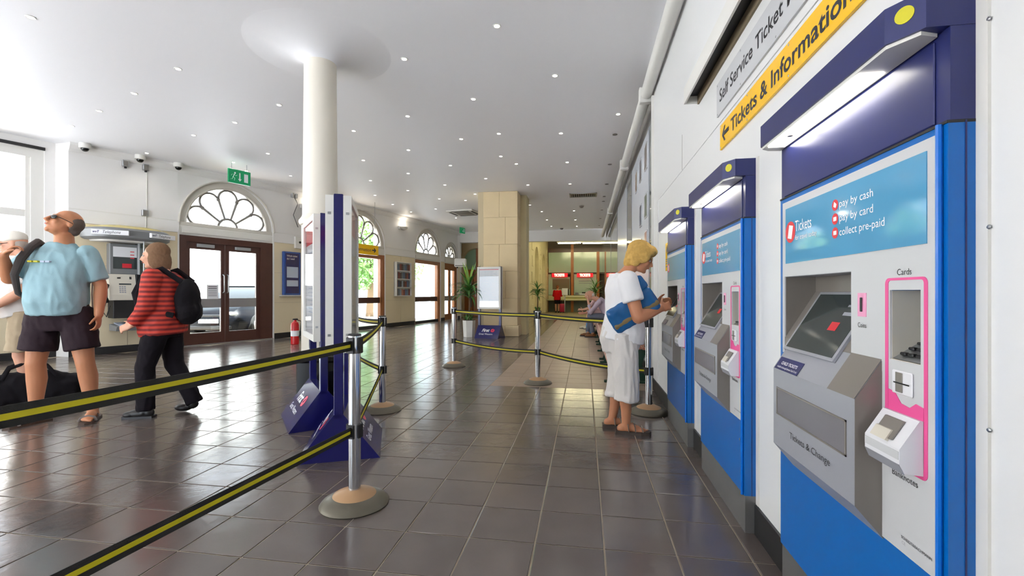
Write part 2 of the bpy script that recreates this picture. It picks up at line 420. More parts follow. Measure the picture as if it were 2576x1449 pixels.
def bay_arch(A,Bp,n,kind):
    L=(Bp-A).length; mt=frame(A,Bp-A); a=L/2-.03; c=L/2
    root=empty('wall_left_bay',mtx=mt,kind='structure')
    b=B(); NS=24
    b.box(0,0,0,c-a,.35,SPRING); b.box(c+a,0,0,L,.35,SPRING)
    pts=[(c-a*math.cos(PI*k/NS),SPRING+min(a,CZ-.12-SPRING)*math.sin(PI*k/NS)) for k in range(NS+1)]
    b.box(0,0,SPRING,c-a,.35,CZ); b.box(c+a,0,SPRING,L,.35,CZ)
    for k in range(NS):
        p,q=pts[k],pts[k+1]; b.prism([(p[0],p[1]),(q[0],q[1]),(q[0],CZ),(p[0],CZ)],'y',0,.35)
    b.obj('painted_wall','white',root,smooth=0)
    B().prism([(-.09,CZ),(-.09,CZ-.04),(-.05,CZ-.1),(-.012,CZ-.14),(.0,CZ-.14),(0,CZ)],'x',0,L).obj('cornice','white',root,smooth=0)
    hz=min(a,CZ-.12-SPRING)/a
    def arcpt(r,t,y): return (c-r*math.cos(t),y,SPRING+r*hz*math.sin(t))
    B().tube([arcpt(a+.012,PI*k/NS,-.01) for k in range(NS+1)],.018,6).obj('arch_bead','ring',root)
    # fanlight
    wn=empty('window_%d'%(n+1),mtx=mt,kind='structure')
    tag(wn,['fanlight with petal tracery above the dark brown double doors','fanlight with petal tracery above the yellow information sign','fanlight with petal tracery right of the leaflet rack','narrow farthest fanlight beside the stone pillar'][n],'window')
    rb=B(); y0,y1=.05,.16; ro,ri=a,a-.15
    for k in range(NS):
        t0,t1=PI*k/NS,PI*(k+1)/NS
        o0,o1,i0,i1=arcpt(ro,t0,0),arcpt(ro,t1,0),arcpt(ri,t0,0),arcpt(ri,t1,0)
        rb.prism([(o0[0],o0[2]),(o1[0],o1[2]),(i1[0],i1[2]),(i0[0],i0[2])],'y',y0,y1)
    rb.obj('arch_frame','ring',wn,smooth=0)
    B().tube([arcpt(ri+.02,PI*k/NS,.05) for k in range(NS+1)],.022,6).obj('arch_moulding','ring',wn)
    B().box(c-a,.03,SPRING-.05,c+a,.17,SPRING+.03,.008).obj('sill_bar','ring',wn)
    Rg=ri; hb=.24*Rg; rc=.756*Rg; rr=.2337*Rg; ym=.105
    B().tube([arcpt(hb,PI*k/12,ym) for k in range(13)],.026,6).obj('hub_bar','frame_g',wn)
    NPET=5; st=PI/NPET
    for k in range(1,NPET): B().tube([arcpt(hb,k*st,ym),arcpt(rc*math.cos(st/2),k*st,ym)],[.022,.03],6).obj('spoke','frame_g',wn)
    for k in range(1,NPET): B().ell(arcpt(rc*math.cos(st/2)+.03,k*st,ym),(.045,.03,.045),nu=8,nv=6).obj('boss','frame_g',wn)
    for k in range(NPET):
        t=(k+.5)*st; C=arcpt(rc,t,ym); ax=PI-t     # outward direction angle
        path=[]
        for q in range(15):
            ph=-PI/2-st/2+(PI+st)*q/14
            path.append((C[0]+rr*math.cos(ax+ph),ym,C[2]+rr*hz*math.sin(ax+ph)))
        path=[p for p in path if p[2]>SPRING]
        B().tube(path,.025,6).obj('petal_bar','frame_g',wn)
        g=B(); pl=[arcpt(hb,k*st,0),*[arcpt(Rg+.02,k*st+st*q/6,0) for q in range(7)],*[arcpt(hb,(k+1)*st-st*q/2,0) for q in range(2)]]
        g.prism([(p[0],p[2]) for p in pl],'y',.104,.108).obj('pane','pane',wn,smooth=0)
    B().prism([(arcpt(hb,PI*k/8,0)[0],arcpt(hb,PI*k/8,0)[2]) for k in range(9)],'y',.104,.108).obj('pane','pane',wn,smooth=0)
    # transom board and doors below
    d=empty('door_%d'%(n+1),mtx=mt,kind='structure')
    tag(d,['dark brown double doors with glass leaves under a fanlight, car visible outside','tall glazed entrance screen with brown rail below the yellow sign','tall glazed screen with brown rail right of the leaflet rack','narrow brown framed glazed doors at the far end of the curved wall'][n],'door')
    wood='brown' if n==0 else 'midbrown'
    HZ=2.30
    B().box(c-a,.02,HZ+.03,c+a,.2,SPRING-.05,.006).obj('transom_board','frame_w',d)
    B().box(c-a+.05,.0,HZ+.075,c+a-.05,.02,SPRING-.09,.004).obj('transom_panel','frame_w',d)
    jl,jr=(.14,.30) if n==0 else (.05,.09)
    x0,x1=c-a+jl,c+a-jr
    fb=B().box(c-a,.02,0,x0,.2,HZ+.03); fb.box(x1,.02,0,c+a,.2,HZ+.03); fb.box(x0,.021,HZ-.1,x1,.199,HZ+.03)
    fb.obj('frame',wood,d,smooth=0)
    if n in (0,3):
        mid=(x0+x1)/2
        for s_,(u0,u1) in enumerate(((x0,mid-.004),(mid+.004,x1))):
            lf=B(); sw=.085; y0,y1=.06,.11
            lf.box(u0,y0,.02,u0+sw,y1,HZ-.1); lf.box(u1-sw,y0,.02,u1,y1,HZ-.1)
            lf.box(u0+sw,y0+.001,HZ-.24,u1-sw,y1-.001,HZ-.1); lf.box(u0+sw,y0+.001,.02,u1-sw,y1-.001,.26)
            leaf=lf.obj('leaf',wood,d,smooth=0)
            B().box(u0+sw,y0-.004,.80,u1-sw,y1+.004,1.0).obj('mid_rail','steel',leaf,smooth=0)
            B().box(u0+sw,.082,1.0,u1-sw,.088,HZ-.24).obj('pane','dpane',leaf,smooth=0)
            B().box(u0+sw,.082,.26,u1-sw,.088,.80).obj('pane','dpane',leaf,smooth=0)
            hx=(u1-.04) if s_==0 else (u0+.04)
            B().tube([(hx,y0,1.12),(hx,y0-.06,1.15),(hx,y0-.06,1.5),(hx,y0,1.53)],.013,8).obj('handle','steel',leaf)
            if n==0:
                B().box(u0+.2,y0-.05,HZ-.2,u0+.55,y0,HZ-.13,.005).obj('door_closer','steel',leaf)
        B().box(c-a,-.01,0,c+a,.12,.02).obj('threshold','steel',d,smooth=0)
    else:
        B().box(x0,.06,.80,x1,.12,.98,.004).obj('mid_rail','brown',d)
        B().box(x0,.05,0,x1,.13,.10).obj('bottom_rail','skirt',d,smooth=0)
        B().box(x0,.085,.98,x1,.091,HZ-.1).obj('pane','dpane',d,smooth=0)
        B().box(x0,.085,.10,x1,.091,.80).obj('pane','dpane',d,smooth=0)
        B().box(x1-.09,.03,.1,x1-.05,.14,HZ-.1).obj('jamb_rail','midbrown',d,smooth=0)
    return root,L
lab={0:'white and cream wall with telephone and ceiling cameras beside tall window',2:'wall bay with the blue notice case behind the round column',4:'cream wall bay with leaflet rack and uplighter',6:'thin wall strip between the two farthest fanlights',8:'last strip of curved wall at the far end'}
archn=0
for i in range(len(VP)-1):
    if i in (1,3,5,7):
        r,L=bay_arch(VP[i],VP[i+1],archn,0); tag(r,['arched wall bay around the brown double doors','arched wall bay behind the yellow information sign','arched wall bay right of the leaflet rack','farthest narrow arched wall bay'][archn],'wall'); archn+=1
    else:
        r,L=bay_plain(VP[i],VP[i+1],i); tag(r,lab[i],'wall')
    BAYS.append((r,L))
# ---- set-back window wall at far left
W0=Vector((-9.19,6.6,0)); wd=Vector((-.349,-.937,0)).normalized(); WL=9.8
WA=W0+wd*WL
mt=frame(WA,W0-WA)                       # local x runs towards the corner at x = WL
wl=empty('wall_left_window',mtx=mt,label='white wall around the tall sash windows at the left edge',cat='wall',kind='structure')
ZS,ZT=1.2,3.58
wins=[(WL-2.35,WL-.14),(WL-5.4,WL-3.1),(WL-8.6,WL-6.2)]
wb=B().box(0,0,0,WL,.35,ZS); wb.box(0,0,ZT,WL,.35,CZ)
xs=[0]
for u0,u1 in sorted(wins): xs+= [u0,u1]
xs.append(WL)
for k in range(0,len(xs),2): wb.box(xs[k],0,ZS,xs[k+1],.35,ZT)
wb.obj('painted_wall','white',wl,smooth=0)
B().box(0,-.012,.13,WL,0,ZS-.06).obj('panel','cream',wl,smooth=0); B().box(0,-.02,0,WL,0,.13).obj('skirting','skirt',wl,smooth=0)
for k,(u0,u1) in enumerate(wins):
    wn=empty('window_%d'%(5+k),mtx=mt,label=['tall white sash window at the left edge behind the man in cap','tall white sash window left of the frame, second from the corner','tall white sash window left of the frame, third from the corner'][k],cat='window',kind='structure')
    f=B(); y0,y1=.04,.16
    f.box(u0,y0,ZS,u0+.16,y1,ZT); f.box(u1-.16,y0,ZS,u1,y1,ZT); f.box(u0+.16,y0,ZT-.14,u1-.16,y1,ZT); f.box(u0+.16,y0,ZS,u1-.16,y1,ZS+.08)
    f.obj('frame','frame_w',wn,smooth=0)
    f=B().box(u0+.16,.08,2.42,u1-.16,.14,2.54); f.box(u0+.16,.07,ZS+.08,u0+.22,.13,ZT-.14); f.box(u1-.22,.07,ZS+.08,u1-.16,.13,ZT-.14)
    f.obj('sash','frame_w',wn,smooth=0)
    for z0,z1 in ((ZS+.08,2.42),(2.54,ZT-.14)): B().box(u0+.22,.1,z0,u1-.22,.105,z1).obj('pane','pane',wn,smooth=0)
    B().box(u0-.04,-.06,ZS-.05,u1+.04,.05,ZS,.01).obj('sill','frame_w',wn)
    B().box(u0,-.035,ZT+.0,u1,.0,ZT+.05).obj('blind_rail','black',wn,smooth=0)
# step between window wall and first bay (faces the camera)
a_=VP[0]
B().loft([[(a_.x,a_.y,0),(W0.x-.4,W0.y,0),(W0.x-.4,W0.y+.35,0),(a_.x-.2,a_.y+.3,0)],[(a_.x,a_.y,CZ),(W0.x-.4,W0.y,CZ),(W0.x-.4,W0.y+.35,CZ),(a_.x-.2,a_.y+.3,CZ)]]).obj('wall_left_return','white',smooth=0)
tag(bpy.data.objects['wall_left_return'],'bright white wall return between the window and the telephone wall','wall',kind='structure')
# ---- right wall with machines (openings behind each machine)
RX=.79
MN=[1.058,2.256,3.452]; MW=.804; MTOP=1.747
mtR=frame((RX,0,0),(0,-1,0))           # local x = -Y, local y = into the wall
wr=empty('wall_right',mtx=mtR,label='white panelled wall carrying the three ticket machines',cat='wall',kind='structure')
YE=5.44
b=B(); cur=-3.2; spans=[]
for y in MN: spans.append((cur,y)); cur=y+MW
spans.append((cur,YE))
for k,(ya,yb) in enumerate(spans): b.box(-yb,0,0,-ya,.3,MTOP)
b.box(-YE,0,MTOP,3.2,.3,2.12); b.box(-YE,.006,2.12,3.2,.3,2.128); b.box(-YE,0,2.128,3.2,.3,CZ)
b.obj('wall_sheet','panel',wr,smooth=0)
B().box(-YE,-.03,.2,-YE+.02,0,3.4).obj('corner_trim','frame_w',wr,smooth=0)
B().box(-YE,-.006,.14,-YE+.33,0,2.12).obj('access_panel','panel',wr,smooth=0)
for ya,yb in spans:
    B().box(-yb,-.012,0,-ya,0,.135).obj('skirting','skirt',wr,smooth=0)
for y in MN:     # sealant bead and cover strip at each machine's near edge
    B().box(-y,-.006,.14,-y+.028,0,MTOP).obj('cover_strip','frame_w',wr,smooth=0)
B().box(-3.9,-.0015,2.13,-3.896,0,2.42).obj('panel_joint','frame_g',wr,smooth=0)
for z in (.85,1.25,1.66): B().ell((-1.03,-.004,z),(.005,.003,.005),nu=8,nv=6).obj('screw','steel',wr)
# ---- glass-clad part of the right wall, further away
GX=.86; GY0,GY1=YE,18.9
mtG=frame((GX,0,0),(0,-1,0))
wg=empty('wall_right_glass',mtx=mtG,label='reflective grey glass clad wall above the benches, behind the woman in white',cat='wall',kind='structure')
B().box(-GY1,.02,0,-GY0,.3,CZ).obj('backing','white',wg,smooth=0)
B().box(-GY1,-.0,0,-GY0,.02,.62).obj('low_white_wall','panel',wg,smooth=0)
B().box(-GY1,-.02,0,-GY0,0,.135).obj('skirting','skirt',wg,smooth=0)
edges=[GY0,6.35,8.6,9.6,12.3,15.5,GY1]
mts=['mirrorglass','cladw','mirrorglass','cladw','mirrorglass','mirrorglass']
for k in range(6): B().box(-edges[k+1]+.012,0,.63,-edges[k]-.012,.02,3.36,.003).obj('panel',mts[k],wg)
for k in range(1,6): B().box(-edges[k]-.012,-.006,.62,-edges[k]+.012,.02,3.36).obj('trim_strip','alu',wg,smooth=0)
B().box(-GY1,-.0,3.36,-GY0,.02,CZ).obj('head_panel','frame_g',wg,smooth=0)
# long round roller housing under the ceiling, with brackets
rh=empty('roller_housing',mtx=mtR,label='long white round roller housing with brackets under the right ceiling edge',cat='roller housing')
for ya,yb in ((-3.,5.5),(5.62,8.45),(8.57,13.2),(13.3,18.9)):
    B().cyl((-ya,-.075,3.46),(-yb,-.075,3.46),.066,n=20).obj('roller_tube','frame_w',rh)
for y in (5.56,8.51,13.25):
    B().box(-y-.05,-.155,3.37,-y+.05,-.002,3.55,.012).obj('bracket','frame_w',rh)
# ---- far end: header beam above the openings
hd=B().box(-5.5,19.0,3.30,1.3,19.3,4.2).obj('wall_back','white',smooth=0); tag(hd,'white header wall above the ticket hall opening','wall',kind='structure')
# ---- round iron column
cp=at(806,900,4.92); cp.z=0
col=empty('round_column',cp,label='white painted round iron column with ring moulding and flared top',cat='column')
B().lathe([(.2,0),(.2,.12),(.195,.16),(.19,.2),(.187,1.84)],40).obj('lower_shaft','colpaint',col)
B().lathe([(.187,1.84),(.205,1.85),(.216,1.875),(.212,1.9),(.197,1.92),(.185,1.94),(.18,1.96)],40).obj('ring_moulding','colpaint',col)
B().lathe([(.18,1.96),(.172,2.6),(.165,3.6)],40).obj('upper_shaft','colpaint',col)
B().lathe([(.165,3.585),(.165,3.6),(.19,3.63),(.26,3.665),(.38,3.705),(.55,3.736),(.75,3.7505)],40).obj('capital','ceil',col)
# ---- stone pillar
pc=fl(1302,846.5)
pm=Matrix.Translation((pc.x,pc.y,0))
M['stonejoint']=mat('stone_joint',(206,190,156),.85)
pil=empty('stone_pillar',mtx=pm,label='square pale stone pillar with chipped edge behind the poster stand',cat='pillar')
courses=[0,.28,.98,1.68,2.38,3.08,CZ]
B().box(-1.045,.015,0,-.015,1.235,CZ).obj('core','stonejoint',pil,smooth=0)
for k in range(6):
    z0,z1=courses[k]+.002,courses[k+1]-.002; e=.03 if k==0 else 0
    s_=.42 if k%2 else .58
    B().box(-.90-e,-e,z0,-.90+s_-.0015,.6,z1,.008).obj('block','stone',pil)
    B().box(-.90+s_+.0015,-e,z0,e,.6,z1,.008).obj('block','stone',pil)
    B().box(-1.05,.08,z0,-.90,.62,z1,.006).obj('block','stone',pil)
    B().box(-1.05,.622,z0,.04,1.25,z1,.008).obj('block','stone',pil)
B().box(.0,.55,0,.16,1.1,CZ).obj('pilaster','stone_y',pil,smooth=0)

# ---- unseen wall added behind the camera, its doorways shaped to steer daylight
b=B().box(-12.9,-3.5,2.15,1.1,-3.2,CZ)
for x in (-12.9,-9.6,-6.3): b.box(x,-3.5,0,x+.3,-3.2,2.15)
b.box(-3.2,-3.5,0,1.1,-3.2,2.15)
b.obj('wall_front_added','white',smooth=0); tag(bpy.data.objects['wall_front_added'],'added unseen white wall behind the camera, doorways shaped for daylight','wall',kind='structure')
# ================================================================ OUTSIDE
g=B(); g.box(-60,-40,-.3,60,70,-.13); go=g.obj('ground','concrete',smooth=0); tag(go,'pale sunlit paving outside the hall','ground',kind='structure')
def facade(name,label,A,Bp,H,cols,rows,w=1.1,h=1.7,first=1.0,step=3.1):
    A=Vector((A[0],A[1],0)); Bp=Vector((Bp[0],Bp[1],0)); L=(Bp-A).length
    root=empty(name,mtx=frame(A,Bp-A),label=label,cat='building')
    B().box(0,.2,-.2,L,6,H).obj('wall','facade',root,smooth=0)
    B().box(-.1,-.2,H-.35,L+.1,6,H).obj('cornice','facade',root,smooth=0)
    for r in range(rows-1): B().box(0,.1,first+step*(r+.72),L,.2,first+step*(r+.72)+.18).obj('string_course','facade',root,smooth=0)
    wm=B().box(-w/2-.12,-.04,-.12,w/2+.12,.1,h+.12).mesh('window','facade',0)
    pmn=B().box(-w/2,-.06,0,w/2,.0,h).mesh('pane','winfar',0)
    bar=B().box(-.03,-.08,0,.03,-.05,h); bar.box(-w/2,-.08,h/2-.03,w/2,-.05,h/2+.03); bm_=bar.mesh('glazing_bar','frame_w',0)
    for i in range(cols):
        for r in range(rows):
            x=L*(i+.5)/cols
            wo=link('window',wm,root,loc=(x,.1,first+step*r)); link('pane',pmn,wo); link('glazing_bar',bm_,wo)
    return root
facade('town_building','pale stone building across the street seen through the brown double doors',(-44,8),(-30,46),12,11,3)
facade('street_building','pale stone building across the street beyond the tall left window',(-40,-34),(-44,7),13,11,3)
# parked car
def car():
    fc=at(525,797,12.4); back=Vector((-.22,.975,0)).normalized()
    # local x = car's right->left seen from the front, local y = towards the car's rear
    mt=Matrix.Identity(4); ux=Vector((back.y,-back.x,0))
    for i in range(3): mt[i][0]=ux[i]; mt[i][1]=back[i]; mt[i][3]=(fc.x,fc.y,-.13)[i]
    root=empty('parked_car',mtx=mt,label='dark parked car with silver wheel seen through the brown doors',cat='car')
    # body cross sections along y : (y, half width, z bottom, z belt, roof half width, z roof)
    def ring(y,w,zb,zt,wt):
        return [(-w*.92,y,zb),(-w,y,zb+.18),(-w,y,zb+.42*(zt-zb)+.1),(-wt,y,zt),(wt,y,zt),(w,y,zb+.42*(zt-zb)+.1),(w,y,zb+.18),(w*.92,y,zb)]
    B().loft([ring(0,.6,.28,.62,.5),ring(.08,.76,.22,.74,.62),ring(.5,.84,.2,.9,.66),ring(1.1,.86,.2,.98,.7),ring(3.3,.87,.2,1.02,.74),ring(3.95,.84,.22,1.0,.7),ring(4.1,.74,.3,.86,.6)]).obj('body','carpaint',root,smooth=50)
    def cab(y,w,z): return [(-w*1.12,y,.92),(-w,y,z),(w,y,z),(w*1.12,y,.92)]
    B().loft([cab(1.0,.62,.96),cab(1.75,.56,1.42),cab(2.6,.56,1.48),cab(3.5,.55,1.38),cab(3.95,.6,.98)]).obj('cabin','gloss_black',root,smooth=40)
    B().box(-.52,1.85,1.435,.52,3.3,1.475,.02).obj('roof','carpaint',root)
    for s_ in (-1,1):
        for y in (.82,3.3):
            wr_=empty('wheel'); wr_.parent=root; wr_.location=(s_*.80,y,.31)
            B().tube([(-.1,0,0),(-.085,0,0),(.085,0,0),(.1,0,0)],[.27,.31,.31,.27],28).obj('tyre','tyre',wr_)
            B().cyl((s_*.09,0,0),(s_*.108,0,0),.215,n=24).obj('rim','tyre',wr_)
            for k in range(9):
                a=2*PI*k/9
                B().tube([(s_*.112,.04*math.cos(a),.04*math.sin(a)),(s_*.112,.205*math.cos(a),.205*math.sin(a))],[.016,.03],6).obj('spoke','rim',wr_)
            B().tube([(s_*.11,.21*math.cos(2*PI*k/24),.21*math.sin(2*PI*k/24)) for k in range(24)],.014,6,closed=True).obj('rim_ring','rim',wr_)
            B().ell((s_*.112,0,0),(.012,.05,.05)).obj('hub_cap','rim',wr_)
        B().ell((s_*.55,.12,.66),(.16,.1,.085)).obj('headlamp','steel',root)
    B().box(-.26,-.03,.42,.26,.0,.53,.004).obj('number_plate','plate',root)
    text('plate_lettering','E15 SUK','textd',root,0,.445,.42,.07,-.032,align='c')
    B().box(-.45,-.005,.58,.45,.05,.66,.02).obj('grille','black',root)
    B().box(-.6,-.02,.24,.6,.05,.36,.03).obj('lower_intake','black',root)
    return root
car()
def tree(name,label,loc,h,r,n,seed):
    rnd=random.Random(seed); root=empty(name,loc,label=label,cat='tree',group='street trees')
    B().tube([(0,0,-.13),(.1,0,h*.3),(-.05,.1,h*.6)],[.22,.16,.08],10).obj('trunk','bark',root)
    for k in range(5):
        a=2*PI*k/5+seed; B().tube([(0,0,h*.35+.15*k),(math.cos(a)*r*.5,math.sin(a)*r*.5,h*.6+.1*k)],[.08,.03],6).obj('branch','bark',root)
    vs_=[];fs=[]
    for k in range(n):
        while True:
            p=Vector((rnd.uniform(-1,1),rnd.uniform(-1,1),rnd.uniform(-1,1)))
            if p.length<1: break
        d=p.normalized()*(.55+.45*rnd.random()); 
        q=Vector((d.x*r*(1+.2*noise.noise(d*3)),d.y*r*(1+.2*noise.noise(d*3)),h*.62+d.z*h*.4))
        a=Vector((rnd.uniform(-1,1),rnd.uniform(-1,1),rnd.uniform(-1,1))).normalized(); b_=a.orthogonal().normalized(); s_=rnd.uniform(.08,.16)
        i=len(vs_); vs_+= [q-a*s_,q+b_*s_*.5,q+a*s_,q-b_*s_*.5]; fs.append((i,i+1,i+2,i+3))
    me=bpy.data.meshes.new('foliage'); me.from_pydata(vs_,[],fs); me.materials.append(M['treeleaf'])
    tag(link('foliage',me,root),kind='stuff')
p_=at(930,600,24); tree('street_tree','leafy green tree outside behind the yellow information sign',(p_.x,p_.y,0),5.6,1.9,5000,1)
p_=at(1010,600,33); tree('street_tree','small green tree farther off outside, beyond the glazed screens',(p_.x,p_.y,0),5.0,1.7,2500,4)
# canopy post outside between the doors
p_=at(958,700,17.0)
cpst=empty('canopy_post',(p_.x,p_.y,-.13),label='pale stone canopy pier outside the glazed screen below the yellow sign',cat='pier')
B().box(-.2,-.2,0,.2,.2,3.9,.02).obj('shaft','facade',cpst); B().box(-.32,-.32,0,.32,.32,.3,.02).obj('base','facade',cpst); B().box(-.32,-.32,3.7,.32,.32,3.9,.02).obj('cap','facade',cpst)
p_=at(1097,700,20.5)
c2=copytree(cpst); c2.location=(p_.x,p_.y,-.13); c2['label']='pale stone canopy pier outside the glazed screen right of the leaflet rack'
# ================================================================ TICKET MACHINES AND SIGNS
FX=.735
def machine(yn,label,detail=True):
    mt=frame((FX,yn+MW,0),(0,-1,0)); r=empty('ticket_machine',mtx=mt,label=label,cat='ticket machine',group='ticket machines on the right wall')
    D=.20
    b=B(); W_=MW
    b.box(0,0,.175,W_,D,.85); b.box(0,0,1.18,W_,D,1.473); b.box(0,.13,.85,W_,D,1.18)
    b.box(0,0,.85,.045,.13,1.18); b.box(.469,0,.85,.631,.13,1.18); b.box(.733,0,.85,W_,.13,1.18)
    b.box(.631,0,.85,.733,.13,.96); b.box(.631,0,1.127,.733,.13,1.18)
    b.obj('body','blue',r,smooth=0)
    B().box(W_-.002,.03,.175,W_+.0015,.033,1.473).obj('side_seam','navy',r,smooth=0)
    B().tube([(W_-.016,-.006,.175),(W_-.016,-.006,1.47)],.006,8).obj('edge_bead','bluelt',r)
    B().box(.005,.004,0,W_-.004,D,.175).obj('plinth','satin',r,smooth=0)
    B().box(0,-.0025,1.4685,W_+.0005,.1,1.4745).obj('shadow_gap','black',r,smooth=0)
    # hood
    B().box(0,.004,1.475,W_,D,1.667).obj('fascia','navy',r,smooth=0)
    B().box(.03,.0,1.478,.765,.005,1.655,.002).obj('fascia_panel','navy',r)
    pl=[(0,D),(0,-.05),(.025,-.08),(.741,-.08),(W_,-.04),(W_,D)]
    hood=B().prism(pl,'z',1.668,MTOP).obj('hood','navy',r,smooth=0)
    B().prism([(.0,.0),(.004,-.046),(.027,-.075),(.738,-.075),(.79,-.04),(.775,.0)],'z',1.66,1.668).obj('light_tray','frame_w',hood,smooth=0)
    B().prism([(.06,-.01),(.06,-.066),(.62,-.066),(.62,-.01)],'z',1.656,1.66).obj('diffuser','diff',hood,smooth=0)
    B().cyl((.19,-.045,1.653),(.19,-.045,1.656),.009,n=12).obj('screw','alud',hood)
    # yellow disc on the chamfer
    ca=Vector((.741,-.08,0)); cb=Vector((W_,-.04,0)); cc=(ca+cb)/2; dirv=(cb-ca).normalized(); nrm=Vector((dirv.y,-dirv.x,0))
    c0=cc+Vector((0,0,1.714))
    if nrm.y>0: nrm=-nrm
    B().cyl(c0+nrm*-.001,c0+nrm*.0015,.018,n=24).obj('disc','ydot',hood)
    # light grey front panel, in one piece around the openings
    p=B(); y0=-.004
    p.box(.028,y0,1.18,.78,0,1.453); p.box(.028,y0,.90,.045,0,1.18); p.box(.469,y0,.925,.631,0,1.18); p.box(.733,y0,.515,.78,0,1.18)
    p.box(.631,y0,1.127,.733,0,1.18); p.box(.602,y0,.515,.631,0,.925); p.box(.631,y0,.515,.733,0,.96);
    p.obj('front_panel','silver',r,smooth=0)
    # poster window
    po=B().box(.057,-.006,1.227,.753,-.0035,1.427).obj('poster','poster',r,smooth=0)
    if detail:
        text('poster_lettering','Tickets','textw',po,.135,1.335,.115,.038,-.0065)
        text('poster_lettering','for travel today','textw',po,.135,1.305,.15,.017,-.0065)
        for k,s_ in enumerate(('pay by cash','pay by card','collect pre-paid')):
            text('poster_lettering',s_,'textw',po,.415,1.368-.041*k,[.155,.155,.2][k],.022,-.0065)
            B().cyl((.392,-.0062,1.379-.041*k),(.392,-.0068,1.379-.041*k),.0165,n=20).obj('poster_icon','red',po)
            B().prism([(.384,1.373-.041*k),(.4,1.373-.041*k),(.4,1.385-.041*k),(.384,1.385-.041*k)] if k else [(.384,1.375),(.396,1.370),(.401,1.380),(.388,1.389)],'y',-.0072,-.0068).obj('icon_mark','textw',po,smooth=0)
    # the smaller machines show just the large red emblem as well
    B().cyl((.098,-.0062,1.338),(.098,-.0068,1.338),.038,n=28).obj('poster_emblem','red',po)
    B().prism([(.078,1.318),(.108,1.312),(.12,1.358),(.09,1.364)],'y',-.0072,-.0068).obj('emblem_ticket','textw',po,smooth=0)
    # screen recess and tilted plate
    B().prism([(-.004,.955),(.10,1.125),(.10,1.18),(.128,1.18),(.128,.86),(-.004,.86)],'x',.047,.467).obj('screen_plate','alud',r,smooth=0)
    B().box(.0455,.0,.93,.0475,.12,1.18).obj('recess_side','alud',r,smooth=0)
    B().box(.0455,.0,1.1785,.469,.12,1.1805).obj('recess_top','alu',r,smooth=0)
    sl=Vector((0,.104,.17)).normalized(); nn=Vector((0,-.17,.104)).normalized()
    def sp(x,t,o): 
        q=Vector((x,0,.961))+sl*t+nn*o; return tuple(q)
    def plate(x0,x1,t0,t1,o0,o1): return B().loft([[sp(x0,t0,o0),sp(x1,t0,o0),sp(x1,t1,o0),sp(x0,t1,o0)],[sp(x0,t0,o1),sp(x1,t0,o1),sp(x1,t1,o1),sp(x0,t1,o1)]])
    bz=plate(.105,.43,-.05,.185,.0,.008).obj('screen_bezel','alu',r,smooth=0)
    sc=plate(.118,.417,-.04,.175,.008,.009).obj('screen','screen',r,smooth=0)
    plate(.30,.345,.045,.075,.009,.0095).obj('screen_logo','red',sc,smooth=0)
    plate(.33,.41,.10,.112,.009,.0095).obj('screen_line','textg',sc,smooth=0); plate(.33,.40,.13,.138,.009,.0095).obj('screen_line','textg',sc,smooth=0)
    # ticket tray
    prof=[(0,.958),(-.065,.853),(-.065,.584),(0,.506)]
    tr=B().prism(prof,'x',.105,.60).obj('ticket_tray','alu',r,smooth=0)
    B().prism([(-.0005,.959),(-.0655,.854),(-.0665,.8535),(-.001,.9595)],'x',.47,.60).obj('tray_top_edge','alud',tr,smooth=0)
    B().prism([(0,.957),(-.0648,.8525),(-.0648,.584),(0,.507)],'x',.60,.6012).obj('tray_side','alud',tr,smooth=0)
    fr_=B(); fr_.box(.135,-.0675,.695,.565,-.065,.70); fr_.box(.135,-.0675,.785,.565,-.065,.79); fr_.box(.135,-.0675,.695,.14,-.065,.79); fr_.box(.56,-.0675,.695,.565,-.065,.79)
    fr_.obj('window_rim','alud',tr,smooth=0)
    B().box(.14,-.0658,.70,.56,-.065,.785).obj('tray_window','tintpanel',tr,smooth=0)
    if detail or True:
        text('tray_lettering','Tickets & Change','textd',tr,.235,.640,.25,.021,-.0658)
    # sticker on the slope
    def slope(x,t,o): 
        q=Vector((x,0,.958))+Vector((0,-.065,-.105))*t+Vector((0,-.105,.065)).normalized()*o; return tuple(q)
    stk=B().loft([[slope(.115,1,.001),slope(.285,1,.001),slope(.285,.62,.001),slope(.115,.62,.001)],[slope(.115,1,.0018),slope(.285,1,.0018),slope(.285,.62,.0018),slope(.115,.62,.0018)]]).obj('sticker','navy',tr,smooth=0)
    if detail:
        mm=Matrix.Translation(Vector(slope(.125,.83,.0022)))@Matrix.Rotation(-math.atan2(.065,.105),4,'X')
        text('sticker_lettering','CHILD TICKETS','textw',stk,.02,.0,.115,.011,0,mtx=mm,bold=.02)
        text('sticker_lettering','Available to those aged between 5 and 15 only','textw',stk,.005,-.014,.145,.007,0,mtx=mm)
    # coins
    co=B().box(.502,-.0055,1.057,.539,-.004,1.12).obj('coin_plate','pinklt',r,smooth=0)
    B().box(.517,-.009,1.07,.524,-.0055,1.108,.001).obj('coin_slot','black',co,smooth=0)
    text('lettering','Coins','textd',r,.5205,1.028,.037,.013,-.0048,align='c')
    # cards
    text('lettering','Cards','textd',r,.682,1.162,.048,.015,-.0048,align='c')
    ring=B(); po_=rrect(.14,.446,.014,4,.685,.933); pi_=rrect(.118,.424,.008,4,.685,.938)
    n_=len(po_)
    for k in range(n_):
        ring.prism([po_[k],po_[(k+1)%n_],pi_[(k+1)%n_],pi_[k]],'y',-.0052,-.004)
    ring.prism([(.627,.73),(.743,.73),(.743,.868),(.72,.872),(.7,.858),(.672,.862),(.65,.884),(.627,.888)],'y',-.0052,-.004)
    ring.obj('pink_frame','pink',r,smooth=0)
    B().box(.633,.095,.962,.731,.1,1.125).obj('slot_back','alud',r,smooth=0)
